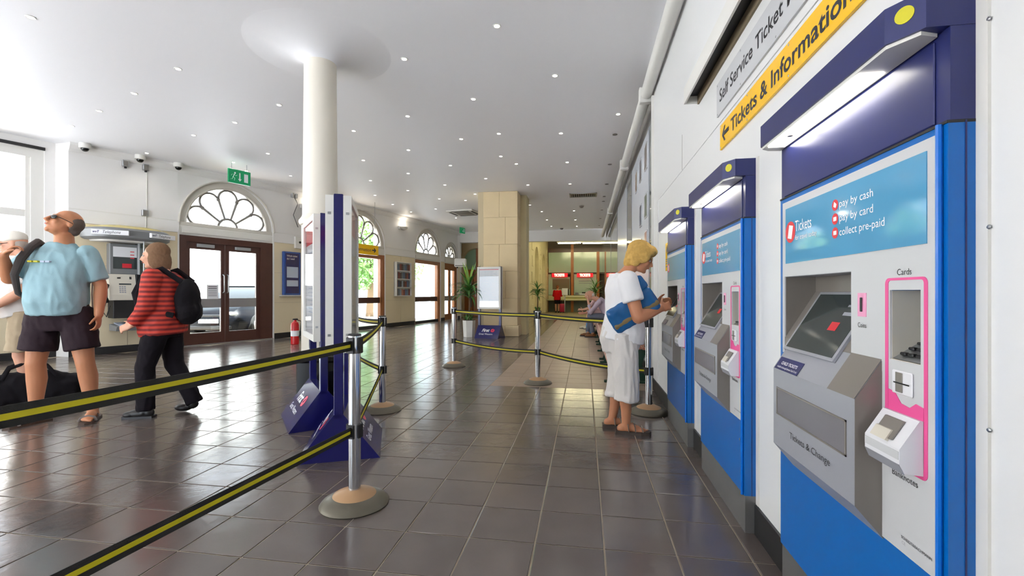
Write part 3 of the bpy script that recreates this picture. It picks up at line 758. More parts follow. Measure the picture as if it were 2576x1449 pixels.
    B().box(.6315,.0,.961,.633,.1,1.126).obj('slot_cheek','phonepanel',r,smooth=0); B().box(.631,-.002,.9585,.733,.1,.9615).obj('slot_floor','phonepanel',r,smooth=0)
    kp=B().prism([(.0,.963),(.085,1.02),(.085,.963)],'x',.635,.729).obj('keypad','steel',r,smooth=0)
    for i in range(3):
        for j in range(4):
            yy=.008+.018*j; zz=.963+yy*.67+.004
            B().box(.645+.026*i,yy,zz,.663+.026*i,yy+.012,zz+.007,.002).obj('key','black',kp)
    B().box(.68,.06,1.055,.725,.094,1.118,.003).obj('card_mouth','noteface',r); B().box(.688,.058,1.07,.718,.06,1.105).obj('card_lamp','winfar',r,smooth=0)
    rd=B().box(.646,-.009,.883,.713,-.004,.938,.002).obj('card_reader','noteface',r)
    B().box(.66,-.0105,.888,.684,-.009,.934,.001).obj('reader_throat','alud',rd); B().box(.655,-.0112,.908,.707,-.0105,.911).obj('card_slot','black',rd,smooth=0)
    # banknote unit
    nb=B().prism([(-.004,.839),(-.012,.839),(-.052,.775),(-.052,.742),(-.042,.722),(-.004,.719)],'x',.619,.743).obj('banknote_unit','noteface',r,smooth=0)
    B().prism([(-.0535,.77),(-.052,.77),(-.052,.752),(-.0535,.752)],'x',.621,.741).obj('banknote_lip','silver',nb,smooth=0)
    B().prism([(-.020,.829),(-.024,.829),(-.05,.787),(-.046,.787)],'x',.648,.712).obj('banknote_mouth','alud',nb,smooth=0)
    B().prism([(-.03,.806),(-.042,.806),(-.056,.783),(-.05,.78)],'x',.645,.70).obj('banknote_tongue','phonepanel',nb,smooth=0)
    B().prism([(-.044,.7205),(-.053,.742),(-.05,.735),(-.04,.718)],'x',.62,.742).obj('banknote_base','alu',nb,smooth=0)
    text('lettering','Banknotes','textd',r,.683,.686,.085,.015,-.0048,align='c')
    if detail:
        text('maker_lettering','SCHEIDT&BACHMANN','textd',r,.672,.548,.095,.007,-.0048); text('maker_lettering','CE','textg',r,.674,.536,.012,.007,-.0048)
    B().cyl((.745,-.002,.42),(.745,-.004,.42),.006,n=12).obj('lock','steel',r)
    return r
M['tintpanel']=mat('smoked_tray_window',(120,118,124),.15)
machine(MN[0],'nearest blue and navy ticket machine with lit hood, at the right edge')
machine(MN[1],'middle blue and navy ticket machine of the three on the right wall')
machine(MN[2],'farthest blue and navy ticket machine, in front of the woman in white',False)
# ---- signs on the right wall (local x = -Y)
def on_wall(y): return frame((RX,y,0),(0,-1,0))
ys=empty('direction_sign',mtx=on_wall(2.80),label='yellow wall sign reading Tickets and Information with left arrow, above the machines',cat='sign')
B().box(0,-.012,1.950,2.5,0,2.091,.001).obj('board','yellow',ys)
text('lettering','Tickets & Information','textd',ys,.20,1.985,1.13,.072,-.0128,bold=.018)
ar=B(); zc=2.022; t=-.0128
ar.prism([(.045,zc),(.085,zc+.042),(.105,zc+.042),(.077,zc+.011),(.165,zc+.011),(.165,zc-.011),(.077,zc-.011),(.105,zc-.042),(.085,zc-.042)],'y',t-.0006,t).obj('arrow','textd',ys,smooth=0)
for x in (.015,.45,.9,1.4,1.9,2.4):
    for z in (1.96,2.08): B().ell((x,-.0125,z),(.005,.002,.005),nu=8,nv=6).obj('screw','steel',ys)
ws=empty('machine_sign',mtx=on_wall(2.873),label='white wall sign reading Self Service Ticket Machines above the yellow sign',cat='sign')
B().box(0,-.01,2.168,2.6,0,2.362,.001).obj('board','silver',ws)
text('lettering','Self Service Ticket Machines','textd',ws,.06,2.235,1.32,.072,-.0108,bold=.012)
for x in (.015,.42,.85,1.3,1.8):
    for z in (2.18,2.35): B().ell((x,-.0105,z),(.005,.002,.005),nu=8,nv=6).obj('screw','steel',ws)
sh=empty('shutter_box',mtx=on_wall(3.35),label='long white metal box with dark slot above the wall signs',cat='shutter box')
bb=B(); bb.box(0,-.10,2.53,4.2,0,2.56); bb.box(0,-.10,2.45,4.2,-.088,2.53); bb.box(0,-.1,2.45,.012,0,2.55); bb.obj('casing','frame_w',sh,smooth=0)
B().box(.012,-.088,2.50,4.2,-.004,2.53).obj('slot','black',sh,smooth=0); B().box(.012,-.012,2.44,4.2,0,2.5).obj('inner_rail','dim',sh,smooth=0)
yn_=empty('notice_sign',mtx=on_wall(4.64),label='small yellow notice on the wall beside the farthest ticket machine',cat='notice')
B().box(0,-.006,1.335,.18,0,1.605,.002).obj('board','yellow',yn_)
B().prism([(.05,1.53),(.09,1.585),(.13,1.53),(.1,1.51),(.08,1.5)],'y',-.0068,-.006).obj('pictogram','textd',yn_,smooth=0)
for z in (1.44,1.42,1.40,1.37): B().box(.03,-.0066,z,.15,-.006,z+.01).obj('print_line','textd',yn_,smooth=0)
# framed photographs on the white glass cladding
k=0
for (y,z,h_) in ((6.75,2.86,.36),(7.35,2.84,.34),(7.95,2.80,.34),(6.75,2.18,.34),(7.35,2.14,.34),(6.75,1.58,.42),(7.4,1.55,.4)):
    pf=empty('photo_frame',mtx=frame((GX,y,0),(0,-1,0)),label=['framed photo on glass wall, top row nearest','framed photo on glass wall, top row middle','framed photo on glass wall, top row farthest','framed photo on glass wall, second row nearest','framed photo on glass wall, second row farthest','framed photo on glass wall, bottom row nearest','framed photo on glass wall, bottom row farthest'][k],cat='picture',group='framed photos on the glass wall')
    B().box(0,-.012,z,.26,0,z+h_,.002).obj('frame','silver',pf); B().box(.015,-.0135,z+.02,.245,-.012,z+h_-.02).obj('print',mat('photo_print_%d'%k,[(120,112,104),(96,92,96),(140,120,100),(110,120,104),(90,96,110),(150,100,96),(120,110,110)][k],.3,noise_amt=.5,noise_scale=14),pf,smooth=0)
    k+=1
# ================================================================ QUEUE BARRIERS
def post_parts(root):
    B().lathe([(.175,0),(.178,.006),(.172,.014),(.165,.022),(.112,.05)],40).obj('base_rim','base',root)
    B().lathe([(.172,0),(.172,.005)],40).obj('rubber_ring','blackrub',root)
    B().lathe([(.112,.049),(.109,.053),(.075,.068),(.04,.078),(.033,.08)],40).obj('base_cap','basetop',root)
    B().lathe([(.0315,.078),(.0315,.80)],28).obj('tube','chrome',root)
    B().lathe([(.0325,.80),(.0335,.803),(.0335,.893),(.032,.897)],28).obj('head','chrome',root)
    B().lathe([(.0345,.893),(.0345,.899),(.03,.903)],28).obj('top_cap','black',root)
    B().lathe([(.0335,.352),(.0335,.425)],28).obj('lower_collar','chrome',root)
    for z0,z1 in ((.80,.885),(.352,.425)):
        for a in (0,PI/2,PI,3*PI/2):
            bx=B().box(.027,-.02,z0,.040,.02,z1,.003); ob=bx.obj('cassette_clip','black',root); ob.rotation_euler=(0,0,a)
PP={'P1':fl(892,1266),'P2':fl(962,1032),'P3':fl(1142,921),'P4':fl(1353,964),'P5':fl(1632,1038)}
_d=(Vector((-1.33,.92,0))-PP['P1'])
PP['P0']=PP['P1']+_d.normalized()*2.25
PP['P6']=at(862,800,6.3); PP['P6'].z=0
plab={'P1':'nearest steel queue post with tan base cap, in front of the poster stand','P2':'steel queue post just behind and right of the nearest queue post','P3':'steel queue post left of the poster stand by the stone pillar','P4':'steel queue post standing alone at the middle of the far barrier','P5':'steel queue post against the white wall behind the woman in white','P0':'steel queue post left of the camera holding the near end of the belts','P6':'steel queue post hidden behind the near poster stand'}
def yaw(a,b): d=PP[b]-PP[a]; return math.atan2(d.y,d.x)
rot={'P1':yaw('P1','P0'),'P2':yaw('P2','P1'),'P3':yaw('P3','P4'),'P4':yaw('P4','P3'),'P5':yaw('P5','P4'),'P0':yaw('P0','P1'),'P6':yaw('P6','P2')}
first=None
for k in PP:
    if first is None:
        r=empty('queue_post',PP[k],rot[k],plab[k],'barrier post','steel queue posts'); post_parts(r); first=r
    else:
        r=copytree(first); r.location=PP[k]; r.rotation_euler=(0,0,rot[k]); r['label']=plab[k]
def belt(a,b,z,sag,label,h=.052):
    A=PP[a].copy(); C=PP[b].copy(); d=(C-A); L=d.length; u=d/L; A+=u*.036; L-=.072
    root=empty('queue_belt',mtx=frame(A,u),label=label,cat='barrier belt',group='black and yellow queue belts')
    N=20
    def strip(z0,z1,t):
        rings=[]
        for i in range(N+1):
            x=L*i/N; s_=-sag*4*(i/N)*(1-i/N); rings.append([(x,-t,z+z0+s_),(x,t,z+z0+s_),(x,t,z+z1+s_),(x,-t,z+z1+s_)])
        return B().loft(rings)
    strip(-h/2,h/2,.001).obj('webbing','belt',root,smooth=0)
    for s_ in (-1,1):
        o=strip(-h*.15,h*.15,.0004).obj('yellow_stripe','ystripe',root,smooth=0); o.location=(0,s_*.0016,0)
    B().box(-.012,-.006,z-.034,.012,.006,z+.034,.002).obj('end_clip','black',root)
UZ,LZ=.842,.388
belt('P0','P1',UZ,.012,'upper belt running left from the nearest queue post across the foreground')
belt('P0','P1',LZ,.005,'lower belt running left from the nearest queue post across the foreground floor')
belt('P1','P2',UZ,.02,'upper belt between the nearest queue post and the post behind it')
belt('P1','P2',LZ,.005,'lower belt between the nearest queue post and the post behind it')
belt('P2','P6',UZ,.03,'upper belt running left behind the near poster stand',)
belt('P2','P6',LZ,.03,'lower belt running left behind the near poster stand')
belt('P3','P4',UZ,.012,'upper belt in front of the poster stand by the stone pillar')
belt('P3','P4',LZ,.03,'lower belt in front of the poster stand by the stone pillar')
belt('P4','P5',UZ,.015,'upper belt running behind the woman in white to the wall post')
belt('P4','P5',LZ,.03,'lower belt running behind the woman in white to the wall post')
# ================================================================ POSTER STANDS
def stand(mt,label,poster_kind,L=.68,Wd=.535,H=.31,TOP=1.78,two=True):
    """ridge along local x (0..L), local y across, faces at -y and +y"""
    r=empty('poster_stand',mtx=mt,label=label,cat='poster stand',group='navy poster stands')
    tri=[(-Wd/2,0),(Wd/2,0),(.03,H),(-.03,H)]
    bs=B().prism(tri,'x',0,L).obj('base','navygloss',r,smooth=0)
    for x in (.03,L-.03):
        B().box(x-.03,-.03,H-.03,x+.03,.03,TOP-.0,.004).obj('upright','navygloss',r)
    zb=.72; zt=TOP-.01
    for s_ in ((-1,1) if two else (-1,)):
        y0,y1=(.03,.082)
        c=B(); fw=.045
        c.box(.0,s_*y0,zb,L,s_*(y1-.03),zt)
        c.box(0,s_*(y1-.03),zb,fw,s_*y1,zt); c.box(L-fw,s_*(y1-.03),zb,L,s_*y1,zt); c.box(fw,s_*(y1-.03),zb,L-fw,s_*y1,zb+fw); c.box(fw,s_*(y1-.03),zt-fw,L-fw,s_*y1,zt)
        cs=c.obj('poster_case','frame_w',r,smooth=0)
        pp=B().box(fw,s_*(y1-.03),zb+fw,L-fw,s_*(y1-.027),zt-fw).obj('poster','paper',cs,smooth=0)
        B().box(fw,s_*(y1-.012),zb+fw,L-fw,s_*(y1-.009),zt-fw).obj('case_glass','case',cs,smooth=0)
        yy=s_*(y1-.026)
        ins=lambda a,b_,z0,z1,m,nm: B().box(a,min(yy,yy+s_*.001),z0,b_,max(yy,yy+s_*.001),z1).obj(nm,m,pp,smooth=0)
        if poster_kind=='timetable':
            ins(.06,L-.06,zt-.075,zt-.06,'red','heading'); 
            for k in range(30):
                z=zt-.11-.028*k
                if z<zb+.07: break
                ins(.07,.07+(L-.14)*(.55+.4*random.random()),z,z+.007,'cyan','print_line')
            for x in (.2,.36,.5): ins(x,x+.003,zb+.1,zt-.1,'cyan','print_rule')
        else:
            ins(fw,L-fw,zt-.22,zt-fw,'red','heading')
            for k in range(16): ins(.09,.09+(L-.2)*(.5+.5*random.random()),zt-.3-.035*k,zt-.29-.035*k,'cyan','print_line')
        for z in (zb+.12,zt-.12): B().box(-.003,s_*(y1-.035),z-.008,.004,s_*(y1-.015),z+.008).obj('hinge','steel',cs,smooth=0)
    # logo on both slopes
    for s_ in (-1,1):
        slopev=Vector((0,-s_*(Wd/2-.03),H)); ang=math.atan2(Wd/2-.03,H)
        mm=Matrix.Translation((0,s_*Wd/2,0)) @ (Matrix.Rotation(-ang,4,'X') if s_<0 else (Matrix.Translation((L,0,0))@Matrix.Rotation(PI,4,'Z')@Matrix.Rotation(-ang,4,'X')))
        text('logo_lettering','First','textw',bs,.15,.20,.20,.085,-.002,shear=.25,bold=.03,mtx=mm)
        text('logo_lettering','Great Western','textw',bs,.09,.11,.36,.05,-.002,mtx=mm)
        lg=B().prism([(.43+.05*math.cos(2*PI*k/24),.24+.05*math.sin(2*PI*k/24)) for k in range(24)],'y',-.002,-.001); me=lg.mesh('logo_disc','redball',0); me.transform(mm); ld=link('logo_disc',me,bs)
        sw=B().prism([(.40,.225),(.425,.222),(.455,.27),(.435,.262),(.418,.24)],'y',-.003,-.002); me=sw.mesh('logo_swoosh','navygloss',0); me.transform(mm); link('logo_swoosh',me,ld)
    return r
M['navygloss']=mat('navy_lacquer',(28,28,92),.16)
nl,nr,fr_=fl(740,1172),fl(957,1150),fl(962,1078)
c0=(nl+nr)/2; ax=(fr_-nr).normalized()
stand(frame(c0,ax),'near navy poster stand seen edge-on beside the nearest queue post','notice')
nl,fl_=fl(757,1090),fl(745,1030); ax=Vector((-.65,.76,0)).normalized(); c0=nl+Vector((ax.y,-ax.x,0))*.2675+Vector((-.09,-.03,0))
stand(frame(c0,ax),'second navy poster stand turned left in front of the round column','notice')
# stand by the pillar: front slope faces the camera
a,b_=fl(1193,851),fl(1252,856); ux=(b_-a).normalized()
ux=Vector((.985,-.17,0)); mt=frame(a+Vector((-ux.y,ux.x,0))*.2675,ux)
stand(mt,'navy poster stand with white timetable poster before the stone pillar','timetable',L=.62)
# ================================================================ BIN, EXTINGUISHER
p=fl(744,1024); bn=empty('litter_bin',(p.x,p.y,0),TH+math.radians(6),'glossy black box litter bin at the foot of the round column','bin')
B().box(0,0,.02,.40,.27,.44,.012).obj('body','gloss_black',bn); B().box(-.012,-.012,.44,.412,.282,.50,.012).obj('lid','gloss_black',bn); B().box(.06,.05,.50,.34,.22,.515,.004).obj('opening_rim','black',bn); B().box(.01,.01,0,.39,.26,.02).obj('plinth','steel',bn,smooth=0)
p=at(742,860,9.9); p.z=0
ex=empty('fire_extinguisher',p,0,'red fire extinguisher standing left of the round column','fire extinguisher')
p.z=0
B().lathe([(.075,0),(.085,.01),(.085,.42),(.07,.47),(.03,.5),(.03,.53)],24).obj('cylinder','redext',ex); B().box(-.02,-.06,.53,.02,.08,.56,.006).obj('valve_handle','black',ex); B().tube([(0,.04,.54),(.11,.06,.5),(.115,.02,.25),(.1,0,.15)],.012,8).obj('hose','black',ex); B().lathe([(.0862,.18),(.0862,.3)],24).obj('label_band','paper',ex)
# ================================================================ THINGS ON THE CURVED WALL
def on_bay(i,px,py=None):
    """frame at the wall surface of bay i under pixel column px; returns matrix, depth"""
    A,Bp=VP[i],VP[i+1]; u=(Bp-A).normalized(); r=ray(px,HORIZ); n=Vector((u.y,-u.x,0))
    t=A.dot(n)/(r[0]*n.x+r[1]*n.y); P=Vector((r[0]*t,r[1]*t,0)); return frame(P,u),t
def zat(py,D): return CAMH+(HORIZ-py)/FPX*D
# telephone
mt,D=on_bay(0,318)
ph=empty('payphone',mtx=mt,label='grey wall payphone with domed canopy reading Telephone',cat='payphone')
zc=zat(590,D-.35)
def can(r0,r1,y0): return None
cn=B(); W2=.66
def cring(w,d,z): 
    out=[]
    for k in range(13):
        a=PI*k/12; out.append((-w*math.cos(a)*(1 if abs(math.cos(a))>.3 else 1),-d*min(1,math.sin(a)*1.25),z))
    return out
cn.loft([cring(.60,.44,zc-.1),cring(.66,.5,zc-.06),cring(.67,.52,zc+.07),cring(.62,.47,zc+.11)]).obj('canopy','phonegrey',ph)
B().loft([cring(.61,.46,zc+.11),cring(.52,.39,zc+.155),cring(.34,.25,zc+.185),cring(.1,.1,zc+.195)]).obj('dome','phonedome',ph)
B().loft([cring(.52,.40,zc-.13),cring(.54,.42,zc-.1)]).obj('lamp_tray','frame_w',ph)
for x,nm in ((-.38,1),(.40,-1)):
    ang=-nm*.30
    mm=Matrix.Translation((x,-.508,zc-.035))@Matrix.Rotation(-.42*nm,4,'Z')
    me=B().box(-.25,-.022,0,.25,.03,.085,.004).mesh('name_plate','paper'); me.transform(mm); pl_=link('name_plate',me,ph)
    text('plate_lettering','Telephone','textd',pl_,-.1,.022,.24,.05,-.0235,shear=.3,mtx=mm); text('plate_logo','wvT','navy',pl_,-.235,.026,.09,.04,-.0235,shear=.2,mtx=mm,bold=.02)
zt=zat(613,D-.2); zb=zat(690,D-.2)
B().box(-.30,-.18,zb,.18,-.02,zt,.01).obj('notice_case','phonegrey',ph)
for x0,x1 in ((-.25,.10),):
    B().box(x0,-.186,zb+.32,x1,-.18,zt-.06).obj('notice','paper',ph,smooth=0); B().box(x0,-.186,zb+.1,x1,-.18,zb+.32).obj('notice_lower','screen',ph,smooth=0); B().box(x0+.13,-.19,zb+.12,x1-.08,-.186,zb+.2).obj('notice_mark','red',ph,smooth=0)
    for k in range(3): B().box(x1-.1,-.188,zt-.15-.06*k,x1-.04,-.186,zt-.135-.06*k).obj('notice_dot','red',ph,smooth=0)
zp0,zp1=zat(755,D-.25),zat(690,D-.25)
hs=B().prism([(-.02,zp1),(-.26,zp1),(-.34,zp0+.1),(-.34,zp0),(-.02,zp0)],'x',-.34,.05).obj('phone_body','phonepanel',ph,smooth=0)
sl_=lambda x0,x1,t0,t1,m,nm: B().loft([[(x0,-.26-.08*t0-.003,zp1+(zp0+.1-zp1)*t0),(x1,-.26-.08*t0-.003,zp1+(zp0+.1-zp1)*t0),(x1,-.26-.08*t1-.003,zp1+(zp0+.1-zp1)*t1),(x0,-.26-.08*t1-.003,zp1+(zp0+.1-zp1)*t1)],[(x0,-.26-.08*t0+.003,zp1+(zp0+.1-zp1)*t0),(x1,-.26-.08*t0+.003,zp1+(zp0+.1-zp1)*t0),(x1,-.26-.08*t1+.003,zp1+(zp0+.1-zp1)*t1),(x0,-.26-.08*t1+.003,zp1+(zp0+.1-zp1)*t1)]]).obj(nm,m,hs,smooth=0)
sl_(-.2,-.02,.45,.52,'screen','display'); sl_(-.22,-.17,.15,.22,'black','coin_slot'); sl_(-.04,-.01,.12,.24,'black','card_slot')
for i in range(3):
    for j in range(4): sl_(-.2+.035*i,-.175+.035*i,.58+.09*j,.64+.09*j,'textg','key')
B().tube([(-.37,-.30,zp1-.2),(-.40,-.36,zp1-.28),(-.40,-.36,zp1-.42),(-.37,-.30,zp1-.5)],[.035,.024,.024,.035],10).obj('handset','black',ph)
B().tube([(-.38,-.3,zp1-.5),(-.42,-.28,zp0-.2),(-.36,-.24,zp0-.3),(-.3,-.2,zp0-.1)],.008,8).obj('cord','black',ph)
zk=zat(800,D-.25)
B().box(-.28,-.30,zk,.05,-.02,zp0,.006).obj('coin_box','black',ph)
B().box(.06,-.28,zk-.02,.17,-.02,zp1,.006).obj('side_panel','black',ph)
B().box(.125,-.42,zp0-.35,.14,-.02,zc-.1).obj('divider_glass','tintglass',ph,smooth=0)
B().tube([(.13,-.43,zc-.1),(.13,-.43,zp0-.1),(.13,-.36,zp0-.35)],.014,8).obj('divider_post','steel',ph); B().tube([(.13,-.2,zc-.1),(.13,-.2,zk-.1)],.025,8).obj('back_post','steel',ph)
zs=zat(835,D-.3)
B().prism([(-.02,zs+.02),(-.36,zs+.02),(-.40,zs+.10),(-.02,zs+.14)],'x',-.26,.42).obj('shelf','phonegrey',ph,smooth=0); B().prism([(-.04,zs+.145),(-.38,zs+.105),(-.38,zs+.11),(-.04,zs+.165)],'x',-.2,.36).obj('shelf_pad','cyan',ph,smooth=0)
# cameras, junction boxes
for k,px in enumerate((206,344,440)):
    mt,D=on_bay(0,px); 
    cz=CZ
    cm=empty('dome_camera',mtx=mt@Matrix.Translation((0,-.16,0)),label=['ceiling dome camera nearest the tall window','ceiling dome camera above the payphone','ceiling dome camera nearest the brown double doors'][k],cat='camera',group='ceiling dome cameras')
    B().lathe([(.075,CZ-.085),(.085,CZ-.075),(.085,CZ-.01),(.08,CZ)],24).obj('housing','frame_w',cm); B().ell((0,0,CZ-.085),(.058,.058,.055)).obj('lens_dome','gloss_black',cm)
for k,(px,py) in enumerate(((314,412),(365,422),(363,536))):
    mt,D=on_bay(0,px); z=zat(py,D)
    jb=empty('junction_box',mtx=mt,label=['grey junction box left of the pair above the payphone','grey junction box right of the pair above the payphone','grey junction box just above the payphone canopy'][k],cat='junction box',group='grey junction boxes')
    B().box(-.05,-.06,z-.06,.05,0,z+.06,.008).obj('box','steel',jb); B().box(-.035,-.064,z-.045,.035,-.06,z+.045,.003).obj('cover','frame_g',jb)
    if k<2: B().cyl((.0,-.03,z-.09),(.0,-.03,z-.06),.02,n=10).obj('gland','black',jb)
    zz=(CZ-.1,z-.85,z-.42)[k]
    B().cyl((.02,-.015,min(z,zz)),(.02,-.015,max(z,zz)),.008,n=8).obj('conduit','frame_w',jb)
mt,D=on_bay(0,0+232); 
cb=empty('hanging_cable',mtx=mt,label='dark cable hanging down the cream wall left of the payphone',cat='cable')
B().tube([(0,-.02,zat(700,D)),(-.01,-.02,zat(740,D)),(.0,-.025,zat(780,D)),(.03,-.02,zat(820,D))],.01,8).obj('cable','brown',cb)
# exit sign hanging from the ceiling
p=at(602,446,9.2)
es=empty('exit_sign',mtx=frame((p.x,p.y,0),(VP[2]-VP[1])),label='green running man exit sign hung from the ceiling before the fanlight',cat='sign')
z0=p.z
B().box(-.22,-.02,z0-.14,.22,.02,z0+.14,.004).obj('panel','green',es)
for x in (-.15,.15): B().cyl((x,0,z0+.14),(x,0,CZ),.005,n=6).obj('hanger','steel',es)
mm=-.0205
B().prism([(.085,z0-.09),(.165,z0-.09),(.165,z0+.08),(.085,z0+.08)],'y',mm,mm+.0005).obj('door_mark','textw',es,smooth=0)
B().prism([(.0,z0-.09),(-.035,z0-.04),(-.012,z0-.04),(-.012,z0+.08),(.012,z0+.08),(.012,z0-.04),(.035,z0-.04)],'y',mm,mm+.0005).obj('arrow','textw',es,smooth=0)
rm=empty('running_man',(0,0,0)); rm.parent=es
B().ell((-.095,mm,z0+.065),(.018,.001,.018),nu=12,nv=6).obj('figure_head','textw',rm)
B().tube([(-.11,mm,z0+.04),(-.135,mm,z0-.02)],[(.02,.002),(.018,.002)],8).obj('figure_torso','textw',rm)
for pts in ([(-.11,mm,z0+.035),(-.075,mm,z0+.01),(-.055,mm,z0+.03)],[(-.115,mm,z0+.035),(-.155,mm,z0+.03),(-.17,mm,z0+.0)],[(-.135,mm,z0-.02),(-.1,mm,z0-.045),(-.11,mm,z0-.09)],[(-.138,mm,z0-.02),(-.15,mm,z0-.065),(-.19,mm,z0-.075)]):
    B().tube(pts,[(.009,.001)]*3,6).obj('figure_limb','textw',rm)
p=at(1163,580,18.2)
e2=empty('exit_sign',mtx=frame((p.x,p.y,0),(VP[2]-VP[1])),label='small distant green exit sign hung near the far fanlight',cat='sign')
B().box(-.16,-.02,p.z-.11,.16,.02,p.z+.11).obj('panel','green',e2,smooth=0); B().cyl((0,0,p.z+.11),(0,0,CZ),.006,n=6).obj('hanger','steel',e2); B().box(.06,-.022,p.z-.07,.11,-.02,p.z+.07).obj('door_mark','textw',e2,smooth=0); B().prism([(0,p.z-.07),(-.03,p.z),(.03,p.z)],'y',-.022,-.02).obj('arrow','textw',e2,smooth=0)
# blue notice case + switch box behind the column
mt,D=on_bay(2,731)
M['bluecase']=mat('blue_case_paint',(46,84,160),.3)
nc=empty('notice_case',mtx=mt,label='blue framed notice case on the cream wall left of the round column',cat='notice case')
z0,z1=zat(742,D),zat(634,D)
B().box(-.24,-.07,z0,.24,0,z1,.006).obj('case','bluecase',nc); B().box(-.19,-.075,z0+.04,.19,-.07,z1-.04).obj('notice','navygloss',nc,smooth=0)
text('notice_lettering','Which ticket\ndo I need','textw',nc,-.16,z1-.13,.3,.05,-.0757)
for k,(a,b_) in enumerate(((.35,.6),(.66,.8))): B().box(-.16,-.0765,z1-(z1-z0)*b_,.16,-.075,z1-(z1-z0)*a).obj('notice_block','cyan',nc,smooth=0)
B().box(-.32,-.09,z0-.03,.32,0,z0-.005,.004).obj('ledge','frame_w',nc)
mt,D=on_bay(2,748)
wbx=empty('wall_box',mtx=mt,label='white wall box with black button above the blue notice case',cat='control box')
z=zat(608,D); B().box(-.1,-.06,z-.18,.1,0,z+.12,.008).obj('housing','frame_w',wbx); B().cyl((.03,-.06,z-.02),(.03,-.075,z-.02),.03,n=14).obj('button','black',wbx)
mt,D=on_bay(2,737); z=zat(492,D)
jb=empty('junction_box',mtx=mt,label='grey junction box high on the wall left of the round column',cat='junction box',group='grey junction boxes')
B().box(-.07,-.06,z-.06,.0,0,z+.06,.008).obj('box','steel',jb); B().box(.03,-.06,z-.06,.1,0,z+.06,.008).obj('box','steel',jb); B().tube([(.03,-.03,z-.06),(.1,-.05,z-.2),(-.02,-.04,z-.5),(.1,-.06,z-.8)],.008,6).obj('cable','black',jb)
mt,D=on_bay(2,752); z=zat(540,D)
tvr=empty('wall_monitor',mtx=mt@Matrix.Translation((.1,0,0)),label='black wall monitor seen edge-on left of the round column',cat='monitor')
B().prism([(-.42,z-.1),(-.34,z+.4),(-.30,z+.4),(-.36,z-.12)],'x',-.15,.55).obj('display','gloss_black',tvr,smooth=0); B().box(.15,-.36,z+.1,.25,0,z+.2,.005).obj('bracket','black',tvr)
# yellow hanging information sign
p=at(905,626,12.6); mt=frame((p.x,p.y,0),VP[4]-VP[3])
hs=empty('direction_sign',mtx=mt,label='yellow hanging sign with right arrow below the second fanlight',cat='sign')
z=p.z
B().box(-.95,-.03,z-.14,.72,.03,z+.14,.004).obj('board','yellow',hs)
text('lettering','Tickets & Information','textd',hs,-.87,z-.05,1.28,.1,-.0312)
B().prism([(.62,z),(.55,z+.07),(.525,z+.05),(.555,z+.018),(.46,z+.018),(.46,z-.018),(.555,z-.018),(.525,z-.05),(.55,z-.07)],'y',-.0318,-.0312).obj('arrow','textd',hs,smooth=0)
for x in (-.8,.6): B().cyl((x,0,z+.14),(x,0,CZ),.006,n=6).obj('hanger','steel',hs)
# leaflet rack
mt,D=on_bay(4,1010)
lr=empty('leaflet_rack',mtx=mt,label='white wall rack of leaflets between the glazed screens',cat='leaflet rack')
z0,z1=zat(744,D),zat(661,D); w=.42
rk=B(); rk.box(-w,-.03,z0,w,0,z1)
for k in range(5): zz=z0+(z1-z0)*k/4; rk.box(-w,-.12,zz-.012,w,0,zz+.012)
rk.box(-w,-.12,z0,-w+.025,0,z1); rk.box(w-.025,-.12,z0,w,0,z1); rk.obj('rack_frame','frame_w',lr,smooth=0)
cols=[(96,72,66),(60,66,92),(92,108,140),(150,160,176),(130,70,60),(70,60,60),(110,120,130),(180,120,100)]
lm=[mat('leaflet_%d'%i,c,.5) for i,c in enumerate(cols)]
for r_ in range(4):
    for c_ in range(8):
        zz=z0+(z1-z0)*r_/4+.014; hgt=(z1-z0)/4*.78*(.9+.1*random.random()); x=-w+.03+c_*.0985
        lf=link('leaflet',B().box(.004,-.075,0,.092,-.045,hgt,.002).mesh('leaflet',lm[(r_*3+c_*5+random.randrange(2))%8]),None,mtx=mt@Matrix.Translation((x,0,zz)))
        lf.matrix_world=mt@Matrix.Translation((x,0,zz))
        tag(lf,'printed leaflet in the %s row of the wall rack, %s from the left'%(('bottom','second lowest','second highest','top')[r_],('first','second','third','fourth','fifth','sixth','seventh','eighth')[c_]),'leaflet','leaflets in the wall rack')
# uplighter
mt,D=on_bay(4,1013); z=zat(575,D)
ul=empty('wall_light',mtx=mt,label='white half-bowl wall uplighter above the leaflet rack',cat='wall light')
B().loft([[(-.2*math.cos(PI*k/10),-.16*math.sin(PI*k/10)-.0,z+.05) for k in range(11)],[(-.18*math.cos(PI*k/10),-.14*math.sin(PI*k/10),z-.01) for k in range(11)],[(-.05*math.cos(PI*k/10),-.04*math.sin(PI*k/10),z-.06) for k in range(11)]]).obj('bowl','frame_w',ul)
B().box(-.24,-.05,z-.05,-.2,0,z+.06,.004).obj('wall_plate','frame_w',ul)
wl_=bpy.data.lights.new('uplighter_lamp','POINT'); wl_.energy=5; wl_.color=(1,.9,.74); wl_.shadow_soft_size=.06
wo_=bpy.data.objects.new('uplighter_lamp',wl_); COL.objects.link(wo_); wo_.parent=ul; wo_.location=(0,-.14,z+.14)
mt2,D2=on_bay(2,775); u2=copytree(ul); u2.matrix_world=mt2@Matrix.Translation((0,0,.05)); u2['label']='white half-bowl wall uplighter behind the round column'
